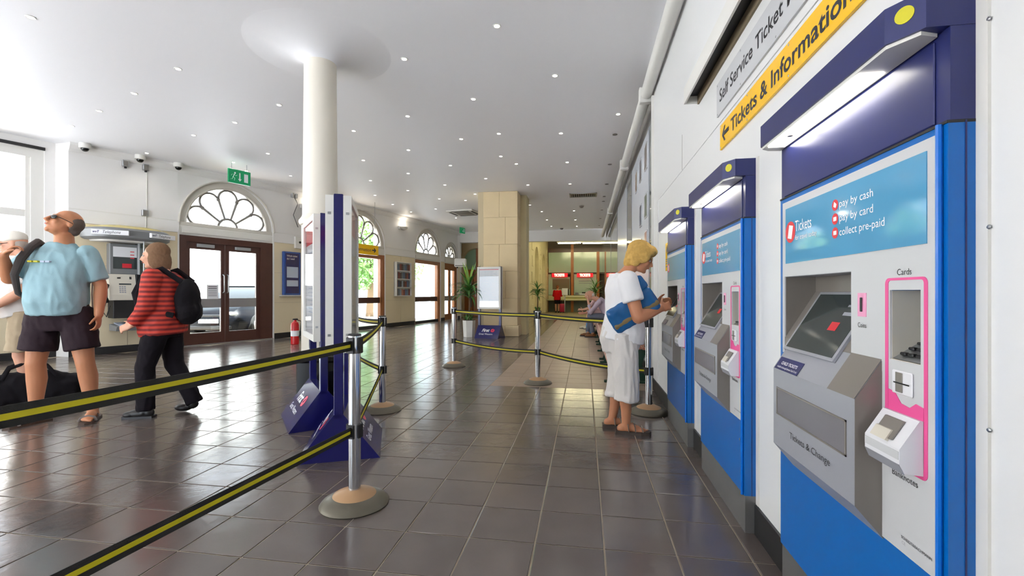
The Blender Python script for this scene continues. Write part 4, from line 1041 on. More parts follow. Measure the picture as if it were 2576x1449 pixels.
# white air unit at the far end + ceiling units
def ceil_at(px,py): return fl(px,py,CZ)
p=ceil_at(1168,533)
ac=empty('ceiling_air_unit',mtx=Matrix.Translation((p.x,p.y,0))@Matrix.Rotation(math.radians(-8),4,'Z'),label='white ceiling cassette air conditioner left of the stone pillar',cat='air conditioner')
B().box(-.45,-.45,CZ-.05,.45,.45,CZ,.015).obj('cassette','frame_w',ac); B().box(-.27,-.27,CZ-.055,.27,.27,CZ-.05,.004).obj('grille','frame_g',ac)
for k in range(4):
    o=B().box(-.3,-.41,CZ-.058,.3,-.34,CZ-.05,.004).obj('louvre','black',ac); o.rotation_euler=(0,0,k*PI/2)
p=ceil_at(1467,490)
vg=empty('ceiling_vent',(p.x,p.y,0),0,'rectangular slatted grey vent in the ceiling right of the pillar','vent')
fb=B(); fb.box(-.36,-.24,CZ-.02,.36,-.2,CZ); fb.box(-.36,.2,CZ-.02,.36,.24,CZ); fb.box(-.36,-.24,CZ-.02,-.32,.24,CZ); fb.box(.32,-.24,CZ-.02,.36,.24,CZ); fb.obj('frame','steel',vg,smooth=0)
B().box(-.33,-.21,CZ-.006,.33,.21,CZ-.002).obj('duct','black',vg,smooth=0)
for k in range(11): B().box(-.30+.058*k,-.2,CZ-.02,-.285+.058*k,.2,CZ-.006).obj('slat','steel',vg,smooth=0)
for k,(px,py) in enumerate(((1463,518),(1413,584-10))):
    p=ceil_at(px,py); sd=empty('smoke_detector',(p.x,p.y,0),0,['small smoke detector on the ceiling below the slatted vent','small smoke detector on the ceiling near the ticket hall header'][k],'smoke detector',)
    B().lathe([(.03,CZ-.06),(.055,CZ-.045),(.06,CZ-.02),(.07,CZ-.015),(.07,CZ)],18).obj('head','alud',sd); B().lathe([(.075,CZ-.006),(.08,CZ)],18).obj('base','frame_w',sd)
# door sticker + threshold paper on brown doors
mt,D=on_bay(1,538)
dn=empty('door_notice',mtx=mt,label='white printed notice taped to the left brown door glass',cat='notice')
z0,z1=zat(752,D),zat(716,D)
B().box(-.12,.05,z0,.12,.052,z1).obj('sheet','paper',dn,smooth=0)
for k in range(6): B().box(-.09,.0492,z1-.05-.04*k,.09,.05,z1-.035-.04*k).obj('print_line','textd' if k<2 else 'textg',dn,smooth=0)
# ================================================================ BENCHES ALONG THE RIGHT WALL
def bench(y0,y1,label):
    r=empty('bench',mtx=frame((.30,y1,0),(0,-1,0)),label=label,cat='bench',group='benches along the glass wall')   # local x along, y towards the wall
    L=y1-y0
    for k in range(6):
        B().box(0,.0+.08*k,.43-.006*abs(k-3),L,.07+.08*k,.46-.006*abs(k-3),.006).obj('seat_slat','benchwood',r)
    for k in range(4): B().box(0,.47+.015*k,.55+.095*k,L,.495+.015*k,.63+.095*k,.006).obj('back_slat','benchwood',r)
    B().box(0,-.018,.22,L,.0,.44,.006).obj('front_apron','benchpink',r)
    for x in ([.06,L-.06] if L<2.2 else [.06,L/2,L-.06]):
        g=B(); 
        g.box(x-.03,-.06,0,x+.03,.50,.03,.006)
        g.prism([(0,.03),(.07,.03),(.17,.2),(.30,.2),(.38,.03),(.47,.03),(.40,.24),(.46,.42),(0.0,.42),(.07,.24)],'x',x-.018,x+.018)
        g.prism([(.42,.38),(.47,.38),(.545,.92),(.51,.92)],'x',x-.018,x+.018)
        g.obj('leg_frame','dgreen',r,smooth=0)
    return r
M['benchpink']=mat('pale_pink_seat_front',(222,178,164),.25)
bench(5.75,7.45,'nearest bench with green iron legs, behind the woman in white')
bench(7.7,10.0,'second bench with green iron legs along the glass wall')
bench(10.4,12.7,'bench under the seated man in lilac shirt')
bench(13.0,15.2,'farthest bench under the seated person in pink')
p=fl(20,893)
lb=empty('bench',mtx=frame((p.x-.6,p.y+.15,0),(1,.35,0)),label='dark wooden bench below the tall window at the left edge',cat='bench')
B().box(-.9,-.2,.40,.55,.25,.46,.01).obj('seat','brown',lb); B().box(-.9,.22,.5,.55,.27,.86,.01).obj('backrest','brown',lb)
for x in (-.85,.45): B().box(x,-.18,0,x+.07,.24,.40,.006).obj('leg','black',lb)
B().box(-.85,.0,.06,.5,.04,.34).obj('front_board','black',lb,smooth=0)
# ================================================================ PLANTS
def blade(L,w,droop,seg=6):
    b=B(); rings=[]
    for i in range(seg+1):
        t=i/seg; x=L*t*(1-.12*droop*t); z=L*(.55*t-droop*t*t*.75); ww=w*math.sin(PI*min(1,.12+.88*t*1.0))*(.9 if t<1 else 0)+.001
        rings.append([(x,-ww,z+ww*.35),(x,0,z-.001),(x,ww,z+ww*.35),(x,0,z+.002)])
    return b.loft(rings).mesh('leaf',None,60)
def plant(loc,h,label,n=44,pot='frame_w',leafL=.55,pw=.2,ph_=.42,under=True,lime=True,seed=1):
    rnd=random.Random(seed); r=empty('potted_plant',loc,.3,label,'plant',group='potted palms')
    hexa=[(pw*1.1*math.cos(2*PI*k/6),pw*1.1*math.sin(2*PI*k/6)) for k in range(6)]
    B().loft([[(x*.86,y*.86,0) for x,y in hexa],[(x,y,ph_) for x,y in hexa]]).obj('pot',pot,r,smooth=0)
    B().prism([(x*.9,y*.9) for x,y in hexa],'z',ph_-.01,ph_+.012).obj('soil','soil',r,smooth=0)
    B().tube([(0,0,ph_),(.02,.01,h*.5),(.0,.0,h*.74)],[.028,.024,.02],8).obj('stem','bark',r)
    meshes=[]
    for (l,w,d) in ((leafL,.034,.35),(leafL*1.1,.038,.75),(leafL*1.05,.036,1.15)):
        me=blade(l,w,d); me.materials.append(M['leaf']); meshes.append(me)
    ml=blade(leafL,.032,.05); ml.materials.append(M['leaf2'])
    for k in range(n):
        me=meshes[rnd.randrange(3)]; zz=h*(.60+.24*k/n)
        el=rnd.uniform(-.15,.5) if k<n-7 else rnd.uniform(.5,1.0)
        if lime and k>=n-7: me=ml
        m=Matrix.Translation((0,0,zz))@Matrix.Rotation(k*2.4+rnd.uniform(-.3,.3),4,'Z')@Matrix.Rotation(-el,4,'Y')
        link('leaf',me,r,mtx=m)
    if under:
        mu=blade(.2,.02,.5); mu.materials.append(M['leaf'])
        for k in range(22):
            m=Matrix.Translation((rnd.uniform(-.1,.1),rnd.uniform(-.1,.1),ph_))@Matrix.Rotation(k*2.4,4,'Z')@Matrix.Rotation(-rnd.uniform(.2,1.2),4,'Y'); link('leaf',mu,r,mtx=m)
    return r
p=fl(1180,847); plant(p,1.62,'tall palm with lime shoot in white pot left of the pillar poster stand',seed=3,pw=.15)
p=fl(1352,803); plant(p,1.55,'palm in dark pot right of the stone pillar',pot='black',lime=False,seed=5,ph_=.36,leafL=.42,pw=.16)
p=fl(1513,800); p.y+=2.6; plant((p.x-.25,21.8,0),1.7,'palm in dark pot at the ticket hall, half hidden by the woman in white',pot='black',lime=False,seed=8,n=28)
# ================================================================ TICKET HALL BEYOND
YO=27.
def oy(px,py,Y=YO): return onY(px,py,Y)
hf=B().box(-5.75,19.3,-.12,3,28,.0).obj('floor_hall','yfloor',smooth=0); tag(hf,'floor toned as lit by yellow lamps, of the ticket hall beyond the header','floor',kind='structure')
hc=B().box(-5.75,19.3,4.2,3,28,4.3).obj('ceiling_hall','ceil',smooth=0); tag(hc,'ceiling of the ticket hall beyond the header','ceiling',kind='structure')
hw=B().box(-5.75,YO+.3,0,3,28,4.2).obj('wall_hall_back','officed',smooth=0); tag(hw,'dark wall behind the ticket counter screens','wall',kind='structure')
hr=B().box(1.0,19.0,0,1.3,28,4.2).obj('wall_hall_right','mirrorglass',smooth=0); tag(hr,'right side wall of the ticket hall','wall',kind='structure')
hl=B().box(-5.85,19.0,0,-5.7,28,4.2).obj('wall_hall_left','white',smooth=0); tag(hl,'white far left wall of the passage','wall',kind='structure')
sd=B(); sd.box(-5.85,19.0,0,-5.36,19.3,4.2); sd.obj('wall_back_left','white',smooth=0); tag(bpy.data.objects['wall_back_left'],'white wall beside the farthest fanlight','wall',kind='structure')
# stone side wall with two arched recesses
A=Vector((oy(1329,700,19.6).x,19.6,0)); Bq=Vector((oy(1379,700,YO).x,YO+.3,0)); Lq=(Bq-A).length
# frame: local x runs from near to far, local y outward (left)
mt=frame(A,Bq-A)
sw=empty('wall_hall_stone',mtx=mt,label='yellow lit stone wall with arched recesses at the left of the ticket hall',cat='wall',kind='structure')
ops=[(2.0,3.3,2.75,.0),(4.6,6.2,2.45,.0)]
b=B(); xs=[0]
for u0,u1,sp,_ in ops: xs+=[u0,u1]
xs.append(Lq)
for k in range(0,len(xs),2): b.box(xs[k],0,0,xs[k+1],.4,4.2)
for u0,u1,sp,_ in ops:
    c=(u0+u1)/2; a=(u1-u0)/2; NS=14
    P_=[(c-a*math.cos(PI*k/NS),sp+a*math.sin(PI*k/NS)) for k in range(NS+1)]
    for k in range(NS): b.prism([P_[k],P_[k+1],(P_[k+1][0],4.2),(P_[k][0],4.2)],'y',0,.4)
b.obj('stone_face','stone_y',sw,smooth=0)
B().box(0,.4,0,Lq,.5,4.2).obj('recess_back','white',sw,smooth=0)
B().box(4.5,.1,0,4.62,.38,2.5).obj('timber_post','orange',sw,smooth=0)
for u in (1.2,4.0,6.8):
    for k in range(5): B().box(u-.25+.1*(k%2),-.03,.1+.75*k,u+.25-.1*(k%2),.02,.1+.75*k+.5,.02).obj('quoin','stone_y',sw)
# counter screens
def slab(name,px0,py0,px1,py1,m,parent,y=YO,t=.05,bev=0):
    a=oy(px0,py0,y); c=oy(px1,py1,y); return B().box(min(a.x,c.x),y,min(a.z,c.z),max(a.x,c.x),y+t,max(a.z,c.z),bev).obj(name,m,parent,smooth=0 if not bev else 35)
cs=empty('ticket_counter',(0,0,0),label='ticket counter with pale green glass screens and timber mullions',cat='ticket counter')
slab('fascia',1378,600,1545,631,'officed',cs,YO+.02,.2)
slab('fascia_rail',1378,625,1545,633,'brown',cs,YO-.02,.1)
slab('glass_panel',1380,634,1436,686,'office',cs); slab('glass_panel',1443,634,1501,686,'office',cs); slab('glass_panel',1508,630,1534,686,'office',cs)
for a,b_,t0 in ((1371,1379,676),(1436,1443,615),(1501,1508,633)): slab('mullion',a,t0,b_,786,'orange',cs,YO-.08,.14)
slab('transom_rail',1379,686,1534,689,'officed',cs,YO-.03,.08)
w1=slab('window_surround',1387,697,1434,742,'office',cs,YO+.02,.04); slab('window_dark',1390,702,1433,728,'dim',w1,YO+.01,.02)
slab('serving_screen',1444,690,1500,742,'office',cs,YO,.04)
slab('etched_line',1456,706,1490,708,'textg',cs,YO-.005,.004); slab('etched_line',1456,712,1490,713,'textg',cs,YO-.005,.004)
slab('side_glass',1379,690,1387,742,'office',cs,YO+.01,.04)
slab('counter_front',1379,743,1501,757,'counter',cs,YO-.3,.3)
a=oy(1366,753,YO-.45); c=oy(1512,756,YO-.45); B().box(a.x,YO-.5,c.z,c.x,YO,a.z,.01).obj('counter_shelf','counter',cs)
slab('lower_panel',1380,757,1436,786,'lowpanel',cs,YO-.05,.05); slab('lower_panel',1443,757,1501,786,'lowpanel',cs,YO-.05,.05); slab('lower_panel',1508,757,1534,786,'lowpanel',cs,YO-.05,.05)
slab('paper_tray',1458,738,1484,742,'paper',cs,YO-.25,.2); slab('desk_unit',1464,735,1477,739,'black',cs,YO-.12,.08); slab('desk_unit',1428,728,1431,742,'black',cs,YO-.12,.06); slab('desk_unit',1447,736,1455,741,'phonegrey',cs,YO-.12,.08)
for k,(x0,x1,l0,l1) in enumerate(((1388,1428,1394,1420),(1451,1492,1458,1485))):
    a=oy(x0,687.5,YO-.2); c=oy(x1,697,YO-.2)
    rs=empty('ticket_sign',(0,0,0),label=['lit red sign over the left ticket window','lit red sign over the right ticket window'][k],cat='sign')
    B().box(a.x,YO-.2,c.z,c.x,YO-.04,a.z,.01).obj('sign_box','signred',rs)
    a2=oy(l0,688,YO-.205); c2=oy(l1,696,YO-.205)
    text('sign_lettering','TICKETS','signlit',rs,a2.x,c2.z+.02,c2.x-a2.x,(a2.z-c2.z)*.78,YO-.204,bold=.05)
# fluorescent fittings
for k,(Y,px0,px1) in enumerate(((24.2,1404,1461),(24.2,1466,1523),(22.2,1404,1461),(22.2,1466,1523),(20.6,1395,1455),(20.6,1462,1520))):
    a=onY(px0,612,24.2); c=onY(px1,612,24.2)
    ff=empty('fluorescent_fitting',(0,0,0),label=['lit fluorescent fitting at the left of the ticket hall ceiling','lit fluorescent fitting at the right of the ticket hall ceiling','second row left fluorescent fitting hidden by the header','second row right fluorescent fitting hidden by the header','front row left fluorescent fitting hidden by the header','front row right fluorescent fitting hidden by the header'][k],cat='light fitting',group='fluorescent fittings')
    z=a.z
    B().box(a.x-.06,Y-.1,z+.03,c.x+.06,Y+.1,z+.1,.01).obj('housing','frame_w',ff); B().cyl((a.x,Y,z),(c.x,Y,z),.03,n=12).obj('tube','tubel',ff)
    for x in (a.x+.2,c.x-.2): B().cyl((x,Y,z+.1),(x,Y,4.2),.008,n=6).obj('hanger','steel',ff)
# queue post with paper sign and belt in the hall
p=fl(1421,786.5); p.y=25.3
qs=empty('sign_post',(oy(1421,700,25.3).x,25.3,0),0,'steel queue post with white paper sign before the ticket counter','sign post')
B().lathe([(.17,0),(.16,.02),(.05,.05)],20).obj('base','base',qs); B().cyl((0,0,.05),(0,0,.95),.03,n=14).obj('tube','chrome',qs); B().box(-.16,-.01,1.0,.16,.01,1.38,.003).obj('paper_sign','paper',qs); B().cyl((0,0,.95),(0,0,1.02),.012,n=8).obj('holder','black',qs)
x0=oy(1421,700,25.3).x; x1=oy(1510,700,25.3).x
hb=empty('queue_belt',(x0+.035,25.3,0),0,'pale belt stretched before the ticket counter','barrier belt'); B().box(0,-.002,.82,x1-x0,.002,.87).obj('webbing','belt',hb,smooth=0); B().box(0,-.004,.835,x1-x0,.004,.855).obj('yellow_stripe','ystripe',hb,smooth=0)
# suitcase
sx=oy(1414.5,780,25.6)
su=empty('suitcase',(sx.x,25.6,0),0,'crimson upright suitcase beside the woman in the red jacket','suitcase'); B().box(-.13,-.12,.05,.13,.12,.52,.03,2).obj('shell','crimson',su); B().tube([(-.07,.08,.5),(-.07,.08,.72),(.07,.08,.72),(.07,.08,.5)],.01,6).obj('handle','black',su)
for x in (-.09,.09): B().cyl((x,.06,.03),(x,-.06,.03),.03,n=10).obj('wheel','black',su)
# passage at the left of the pillar: arched stone wall, green tympanum and timber doors
YP=20.6
a=oy(1146,700,YP); c=oy(1215,700,YP); cx=oy(1199,700,YP).x; Rr=cx-oy(1166,700,YP).x; spz=oy(1170,652,YP).z
pw=empty('wall_passage',(0,YP,0),label='stone arch with green glass and timber doors left of the pillar',cat='wall',kind='structure')
b=B(); b.box(-5.7,0,0,cx-Rr,.35,4.2); b.box(cx+Rr,0,0,c.x+1.2,.35,4.2); NS=16
P_=[(cx-Rr*math.cos(PI*k/NS),spz+Rr*.78*math.sin(PI*k/NS)) for k in range(NS+1)]
for k in range(NS): b.prism([P_[k],P_[k+1],(P_[k+1][0],4.2),(P_[k][0],4.2)],'y',0,.35)
b.obj('stone_face','stone',pw,smooth=0)
ab=B(); 
for k in range(NS):
    t0,t1=PI*k/NS,PI*(k+1)/NS; f=lambda t,r:(cx-r*math.cos(t),spz+r*.78*math.sin(t))
    ab.prism([f(t0,Rr),f(t1,Rr),f(t1,Rr+.16),f(t0,Rr+.16)],'y',-.06,.0)
ab.obj('arch_ring','stone',pw,smooth=0)
hd_=oy(1170,678,YP).z
B().box(cx-Rr,.2,hd_,cx+Rr,.24,4.0).obj('green_glass','passgreen',pw,smooth=0)
for k in range(3):
    x0=cx-Rr+k*(2*Rr/3); 
    dl=B().box(x0+.02,.16,0,x0+2*Rr/3-.02,.22,hd_).obj('timber_door','orange',pw,smooth=0); B().box(x0+.22,.15,.45,x0+.36,.16,hd_-.35).obj('vision_panel','winfar',dl,smooth=0); B().box(x0+.12,.10,.95,x0+.15,.16,1.25).obj('handle','steel',dl,smooth=0)
B().box(cx-.06,.10,0,cx+.06,.2,4.0).obj('timber_mullion','orange',pw,smooth=0)
p=at(1163,661,18.4)
au=empty('wall_air_unit',mtx=frame((p.x,p.y,0),(1,.1,0)),label='white wall air unit beside the farthest doors',cat='air conditioner'); B().box(-.32,-.1,p.z-.17,.16,.15,p.z+.17,.05,3).obj('casing','frame_w',au); B().box(-.28,-.105,p.z-.14,.12,-.1,p.z-.10).obj('louvre','frame_g',au,smooth=0); B().cyl((-.2,-.02,p.z-.22),(-.2,-.02,p.z-.17),.03,n=10).obj('sensor','black',au)
# ================================================================ PEOPLE
def skin(name,rgb): return mat(name,rgb,.5,sub=.08,noise_amt=.05,noise_scale=14)
SK1=skin('tanned_skin',(200,136,98)); SK2=skin('pink_skin',(218,162,134)); SK3=skin('fair_skin',(224,170,140)); SKL=skin('tanned_leg_skin',(196,134,96))
def cloth(name,rgb,**k): return mat(name,rgb,.85,spec=.2,noise_amt=k.get('n',.06),noise_scale=k.get('s',20),bump=.15,bump_scale=220)
EYEW=mat('eye_white',(240,238,232),.2); IRIS=mat('iris',(60,70,80),.15); LIP=mat('lip',(186,98,88),.5)
def V(*a): return Vector(a)
def hand(b,Wp,d,n,t,curl=.6,spread=.0,s=1.):
    d=d.normalized(); t=(t-d*t.dot(d)).normalized(); n=d.cross(t).normalized() if n is None else (n-d*n.dot(d)-t*n.dot(t)).normalized()
    R=Matrix((t,d,n)).transposed()
    b.ell(Wp+d*.048*s,(.042*s,.056*s,.017*s),R,12,8)
    for i,L in enumerate((.074,.084,.078,.06)):
        o=Wp+d*.088*s+t*(.031-.0205*i)*s; dr=(d+t*(.12-.08*i)*(1+spread)).normalized(); a=0; pts=[o-dr*.02*s,o]
        for k,f in enumerate((.45,.32,.25)):
            a+=curl*(.55,.8,.6)[k]; o=o+(dr*math.cos(a)+n*math.sin(a))*L*f*s; pts.append(o)
        b.tube(pts,[.0095*s,.0098*s,.0092*s,.0086*s,.0068*s],8)
    o=Wp+d*.02*s+t*.026*s; dr=(t*.75+d*.62+n*.25).normalized(); pts=[o]
    for k,L in enumerate((.038,.032,.027)):
        o=o+dr*L*s; pts.append(o); dr=(dr+d*.35+n*curl*.3).normalized()
    b.tube(pts,[.014*s,.0125*s,.011*s,.008*s],8)
def head(b,C,R,s=1.,nose=1.):
    P=lambda x,y,z: C+R@V(x*s,y*s,z*s)
    E_=lambda c,r: b.ell(P(*c),tuple(v*s for v in r),R,16,12)
    E_((0,.014,.030),(.077,.097,.089)); E_((0,-.022,-.028),(.063,.074,.086)); E_((0,-.036,-.074),(.050,.054,.044)); E_((0,-.078,-.098),(.024,.020,.019))
    E_((0,-.082,.028),(.050,.016,.013)); E_((0,-.096,-.058),(.024,.011,.011))
    for q in (-1,1):
        E_((q*.036,-.070,-.020),(.024,.022,.024)); E_((q*.079,.012,-.006),(.010,.021,.032))
    b.tube([P(0,-.090,.022),P(0,-.108*nose,-.004),P(0,-.122*nose,-.026),P(0,-.098,-.036)],[.009*s,.0115*s,.0165*s,.014*s],8)
def face_bits(root,C,R,s=1.,brow=None,eyes=True):
    P=lambda x,y,z: C+R@V(x*s,y*s,z*s)
    for q in (-1,1):
        if eyes:
            e=B().ell(P(q*.031,-.0865,.006),(.0135*s,.008*s,.0085*s),R,10,8).obj('eye',EYEW,root); B().ell(P(q*.031,-.0945,.006),(.006*s,.003*s,.006*s),R,8,6).obj('iris',IRIS,e)
        if brow: B().tube([P(q*.014,-.099,.026),P(q*.033,-.097,.033),P(q*.054,-.082,.026)],[.004*s,.005*s,.003*s],6).obj('eyebrow',brow,root)
    B().ell(P(0,-.107,-.058),(.021*s,.005*s,.006*s),R,10,8).obj('lips',LIP,root)
def torso(b,secs,lat=V(1,0,0),n=20,ex=2.4):
    rings=[]
    for i,(c,w,d) in enumerate(secs):
        c=Vector(c); a=Vector(secs[max(i-1,0)][0]); e=Vector(secs[min(i+1,len(secs)-1)][0]); u=(e-a).normalized()
        l=(lat-u*lat.dot(u)).normalized(); f=u.cross(l)
        ring=[]
        for k in range(n):
            t=2*PI*k/n; cs,sn=math.cos(t),math.sin(t)
            ring.append(c+l*w*math.copysign(abs(cs)**(2/ex),cs)+f*d*math.copysign(abs(sn)**(2/ex),sn))
        rings.append(ring)
    b.loft(rings)
def arm(b,S,Ee,Wr,s=1.,k=1.):
    b.ell(S,(.058*s*k,)*3,None,12,8); m=(S+Ee)/2
    b.tube([S,m,Ee],[.052*s*k,.048*s*k,.041*s*k],12); b.ell(Ee,(.042*s*k,)*3,None,10,8)
    q=Ee+(Wr-Ee)*.3; b.tube([Ee,q,Wr],[.041*s*k,.043*s*k,.029*s*k],12); b.ell(Wr,(.03*s*k,)*3,None,10,8)
def leg(b,H,K,A,s=1.,k=1.,back=V(0,1,0)):
    b.tube([H,(H+K)/2,K],[.09*s*k,.078*s*k,.058*s*k],14); b.ell(K,(.06*s*k,)*3,None,12,8)
    c=K+(A-K)*.32+back*.012*s; m=K+(A-K)*.7
    b.tube([K,c,m,A],[.057*s*k,.060*s*k,.045*s*k,.037*s*k],14); b.ell(A,(.039*s*k,)*3,None,10,8)
def foot(b,A,f,s=1.,toes=True):
    """A ankle, f horizontal forward"""
    f=f.normalized(); l=V(f.y,-f.x,0); z=V(0,0,1); g=V(A.x,A.y,.0)
    R=Matrix((l,f,z)).transposed()
    b.ell(g-f*.035*s+z*.042*s,(.034*s,.042*s,.036*s),R,12,8); b.ell(g+f*.04*s+z*.045*s,(.036*s,.085*s,.036*s),R,12,8); b.ell(g+f*.115*s+z*.032*s,(.046*s,.055*s,.02*s),R,12,8)
    if toes:
        for i in range(5): b.ell(g+f*(.172-.006*i*i*.9)*s+l*(-.034+.017*i)*s+z*.026*s,(.0095*s,.022*s,.011*s),R,8,6)
def shoe(root,A,f,m,s=1.,name='shoe'):
    f=f.normalized(); l=V(f.y,-f.x,0); z=V(0,0,1); g=V(A.x,A.y,0); R=Matrix((l,f,z)).transposed()
    b=B(); b.ell(g-f*.03*s+z*.05*s,(.042*s,.052*s,.05*s),R,14,10); b.ell(g+f*.06*s+z*.045*s,(.045*s,.1*s,.045*s),R,14,10); b.ell(g+f*.14*s+z*.036*s,(.05*s,.06*s,.034*s),R,14,10); b.tube([g+z*.05*s,g+z*.1*s],[.045*s,.042*s],12)
    o=vox(b,name,m,.007,4,parent=root)
    sb=B(); pr=[(-.045,-.08),(.045,-.08),(.05,.0),(.056,.12),(.04,.19),(0,.21),(-.04,.19),(-.054,.12),(-.047,0)]
    sb.loft([[g+l*x*s+f*y*s+z*h_ for x,y in pr] for h_ in (0,.022*s)]).obj('sole','textd',o,smooth=0)
def sandal(root,A,f,m_sole,m_strap,s=1.,h=.018,straps=2,heelstrap=False):
    f=f.normalized(); l=V(f.y,-f.x,0); z=V(0,0,1); g=V(A.x,A.y,0)
    pr=[(-.04,-.085),(.04,-.085),(.044,.0),(.054,.12),(.042,.185),(0,.205),(-.042,.185),(-.052,.12),(-.042,0)]
    o=B().loft([[g+l*x*s+f*y*s+z*q for x,y in pr] for q in (0,h)]).obj('sandal',m_sole,root,smooth=0)
    for k in range(straps):
        y=(.135,.075,.02)[k]; top=(.056,.078,.088)[k]
        B().tube([g+l*(-.053)*s+f*y*s+z*h,g+l*(-.042)*s+f*(y-.005)*s+z*(top*.8),g+f*(y-.01)*s+z*top,g+l*.042*s+f*(y-.005)*s+z*(top*.8),g+l*.053*s+f*y*s+z*h],[(.004,.013)]*5,8).obj('strap',m_strap,o)
    if heelstrap: B().tube([g+l*(-.046)*s+f*.04*s+z*.04,g-f*.075*s+z*.062,g+l*.046*s+f*.04*s+z*.04],[(.004,.009)]*3,8).obj('heel_strap',m_strap,o)
def rotm(yaw,pitch,roll=0.): return (Matrix.Rotation(yaw,3,'Z')@Matrix.Rotation(-pitch,3,'X')@Matrix.Rotation(roll,3,'Y'))

# ---------------------------------------------------------------- man in pale blue T-shirt
pA=fl(153,1061); A=empty('person',pA,math.radians(24),'man in pale blue T-shirt, dark shorts and sunglasses looking up','person')
s=1.06
HC=V(.05,-.03,1.72); HR=rotm(math.radians(-42),math.radians(24))
b=B(); head(b,HC,HR,1.04); b.tube([V(0.01,.02,1.48),V(.025,.0,1.58),HC+HR@V(0,.015,-.06)],[.078,.068,.064],14)
SHL,SHR=V(.19,.01,1.475),V(-.19,.01,1.475)
EL,WL_=V(.265,.05,1.18),V(.285,-.02,.93)
ER,WRR=V(-.31,-.08,1.24),V(-.245,-.235,1.42)
arm(b,SHL,EL,WL_,s,1.08); arm(b,SHR,ER,WRR,s,1.08)
hand(b,WL_,V(.03,-.08,-1),None,V(.1,-1,0),.7); hand(b,WRR,V(.55,.25,.75),V(.6,.5,-.2),V(.5,-.3,.5),1.2)
HL,HRt=V(.11,0,.98),V(-.11,0,.98); KL,KR=V(.185,-.02,.52),V(-.165,-.02,.52); AL,AR=V(.215,.03,.085),V(-.185,.02,.085)
leg(b,HL,KL,AL,s,1.08); leg(b,HRt,KR,AR,s,1.08)
fL,fR=V(.25,-1,0),V(-.55,-1,0); foot(b,AL+V(0,0,0),fL,1.08); foot(b,AR,fR,1.08)
torso(b,[(V(0,0,.93),.15,.11),(V(0,0,1.2),.15,.11),(V(0,.01,1.45),.17,.1),(V(0,.01,1.52),.09,.07)])
vox(b,'body',SK1,.0075,5,parent=A)
TS=cloth('pale_blue_cotton',(152,184,192)); SHT=cloth('dark_plum_shorts_cloth',(50,38,44))
b=B(); torso(b,[(V(0,-.03,.955),.192,.155),(V(0,-.045,1.05),.20,.178),(V(0,-.04,1.2),.198,.17),(V(0,-.015,1.33),.198,.145),(V(0,.005,1.43),.185,.12),(V(0,.012,1.50),.135,.095),(V(0,.01,1.555),.078,.078)])
for S_,E_ in ((SHL,EL),(SHR,ER)):
    e=S_+(E_-S_)*.82; b.ell(S_,(.066,.078,.062),None,12,8); b.tube([S_+V(0,0,.0),(S_+e)/2,e],[.068,.073,.076],14)
sh=vox(b,'t_shirt',TS,.009,6,.009,8.,3.,A,zs=.5)
for k,(x,m_) in enumerate(((-.13,'ystripe'),(-.09,'ydot'),(-.045,'cyan'),(-.01,'cyan'))): 
    B().box(x,-.172+.012*k*0,1.375,x+.03,-.14,1.39,.002).obj('chest_print',m_,sh)
b=B(); torso(b,[(V(0,0,.80),.17,.12),(V(0,0,.86),.195,.14),(V(0,-.01,.95),.198,.148),(V(0,-.015,1.02),.195,.148)])
for H_,K_ in ((HL,KL),(HRt,KR)):
    e=H_+(K_-H_)*.76; b.tube([H_,(H_+e)/2+V(0,0,0),e],[.115,.12,.122],16)
vox(b,'shorts',SHT,.010,5,.006,8.,9.,A)
hr=B(); P=lambda x,y,z: HC+HR@(V(x,y,z)*1.04)
for c,r in (((0,.045,.022),(.083,.074,.072)),((.0,.06,-.03),(.068,.052,.05)),((.074,.03,.0),(.012,.03,.05)),((-.074,.03,.0),(.012,.03,.05))): hr.ell(P(*c),tuple(v*1.04 for v in r),HR)
vox(hr,'hair',cloth('cropped_grey_hair',(104,92,84),n=.2,s=90),.008,4,.002,40.,1.,A)
sg=B(); 
for q in (-1,1): sg.ell(P(q*.036,-.094,.006),(.034,.010,.020),HR@Matrix.Rotation(q*.28,3,'Z'))
so=sg.obj('sunglasses','gloss_black',A)
for q in (-1,1): B().tube([P(q*.068,-.078,.012),P(q*.083,-.03,.008),P(q*.085,.02,.002)],[(.006,.003)]*3,6).obj('temple_arm','gloss_black',so)
B().ell(P(0,-.106,-.060),(.021,.004,.005),HR).obj('lips',LIP,A)
sandal(A,AL,fL,mat('brown_sandal_sole',(72,54,44),.7),mat('grey_strap',(120,110,104),.7),1.08,.016,1,True); sandal(A,AR,fR,bpy.data.materials['brown_sandal_sole'],bpy.data.materials['grey_strap'],1.08,.016,1)
# backpack hung from his right shoulder
bk=empty('backpack',pA,math.radians(24),'dark grey backpack slung on the shoulder of the man in pale blue','bag')
GREY=cloth('dark_grey_canvas',(78,72,70))
b=B(); b.ell(V(-.245,.19,1.27),(.13,.11,.24)); b.ell(V(-.245,.21,1.14),(.13,.115,.16)); vox(b,'pack',GREY,.012,5,.006,9.,2.,bk)
b=B(); b.tube([V(-.2,.15,1.42),V(-.165,.08,1.525),V(-.15,-.02,1.555),V(-.155,-.10,1.50),V(-.175,-.165,1.40),V(-.205,-.185,1.27),V(-.235,-.10,1.12),V(-.24,.08,1.04)],[.026,.03,.032,.032,.03,.026,.02,.016],10); b.obj('strap',GREY,bk)
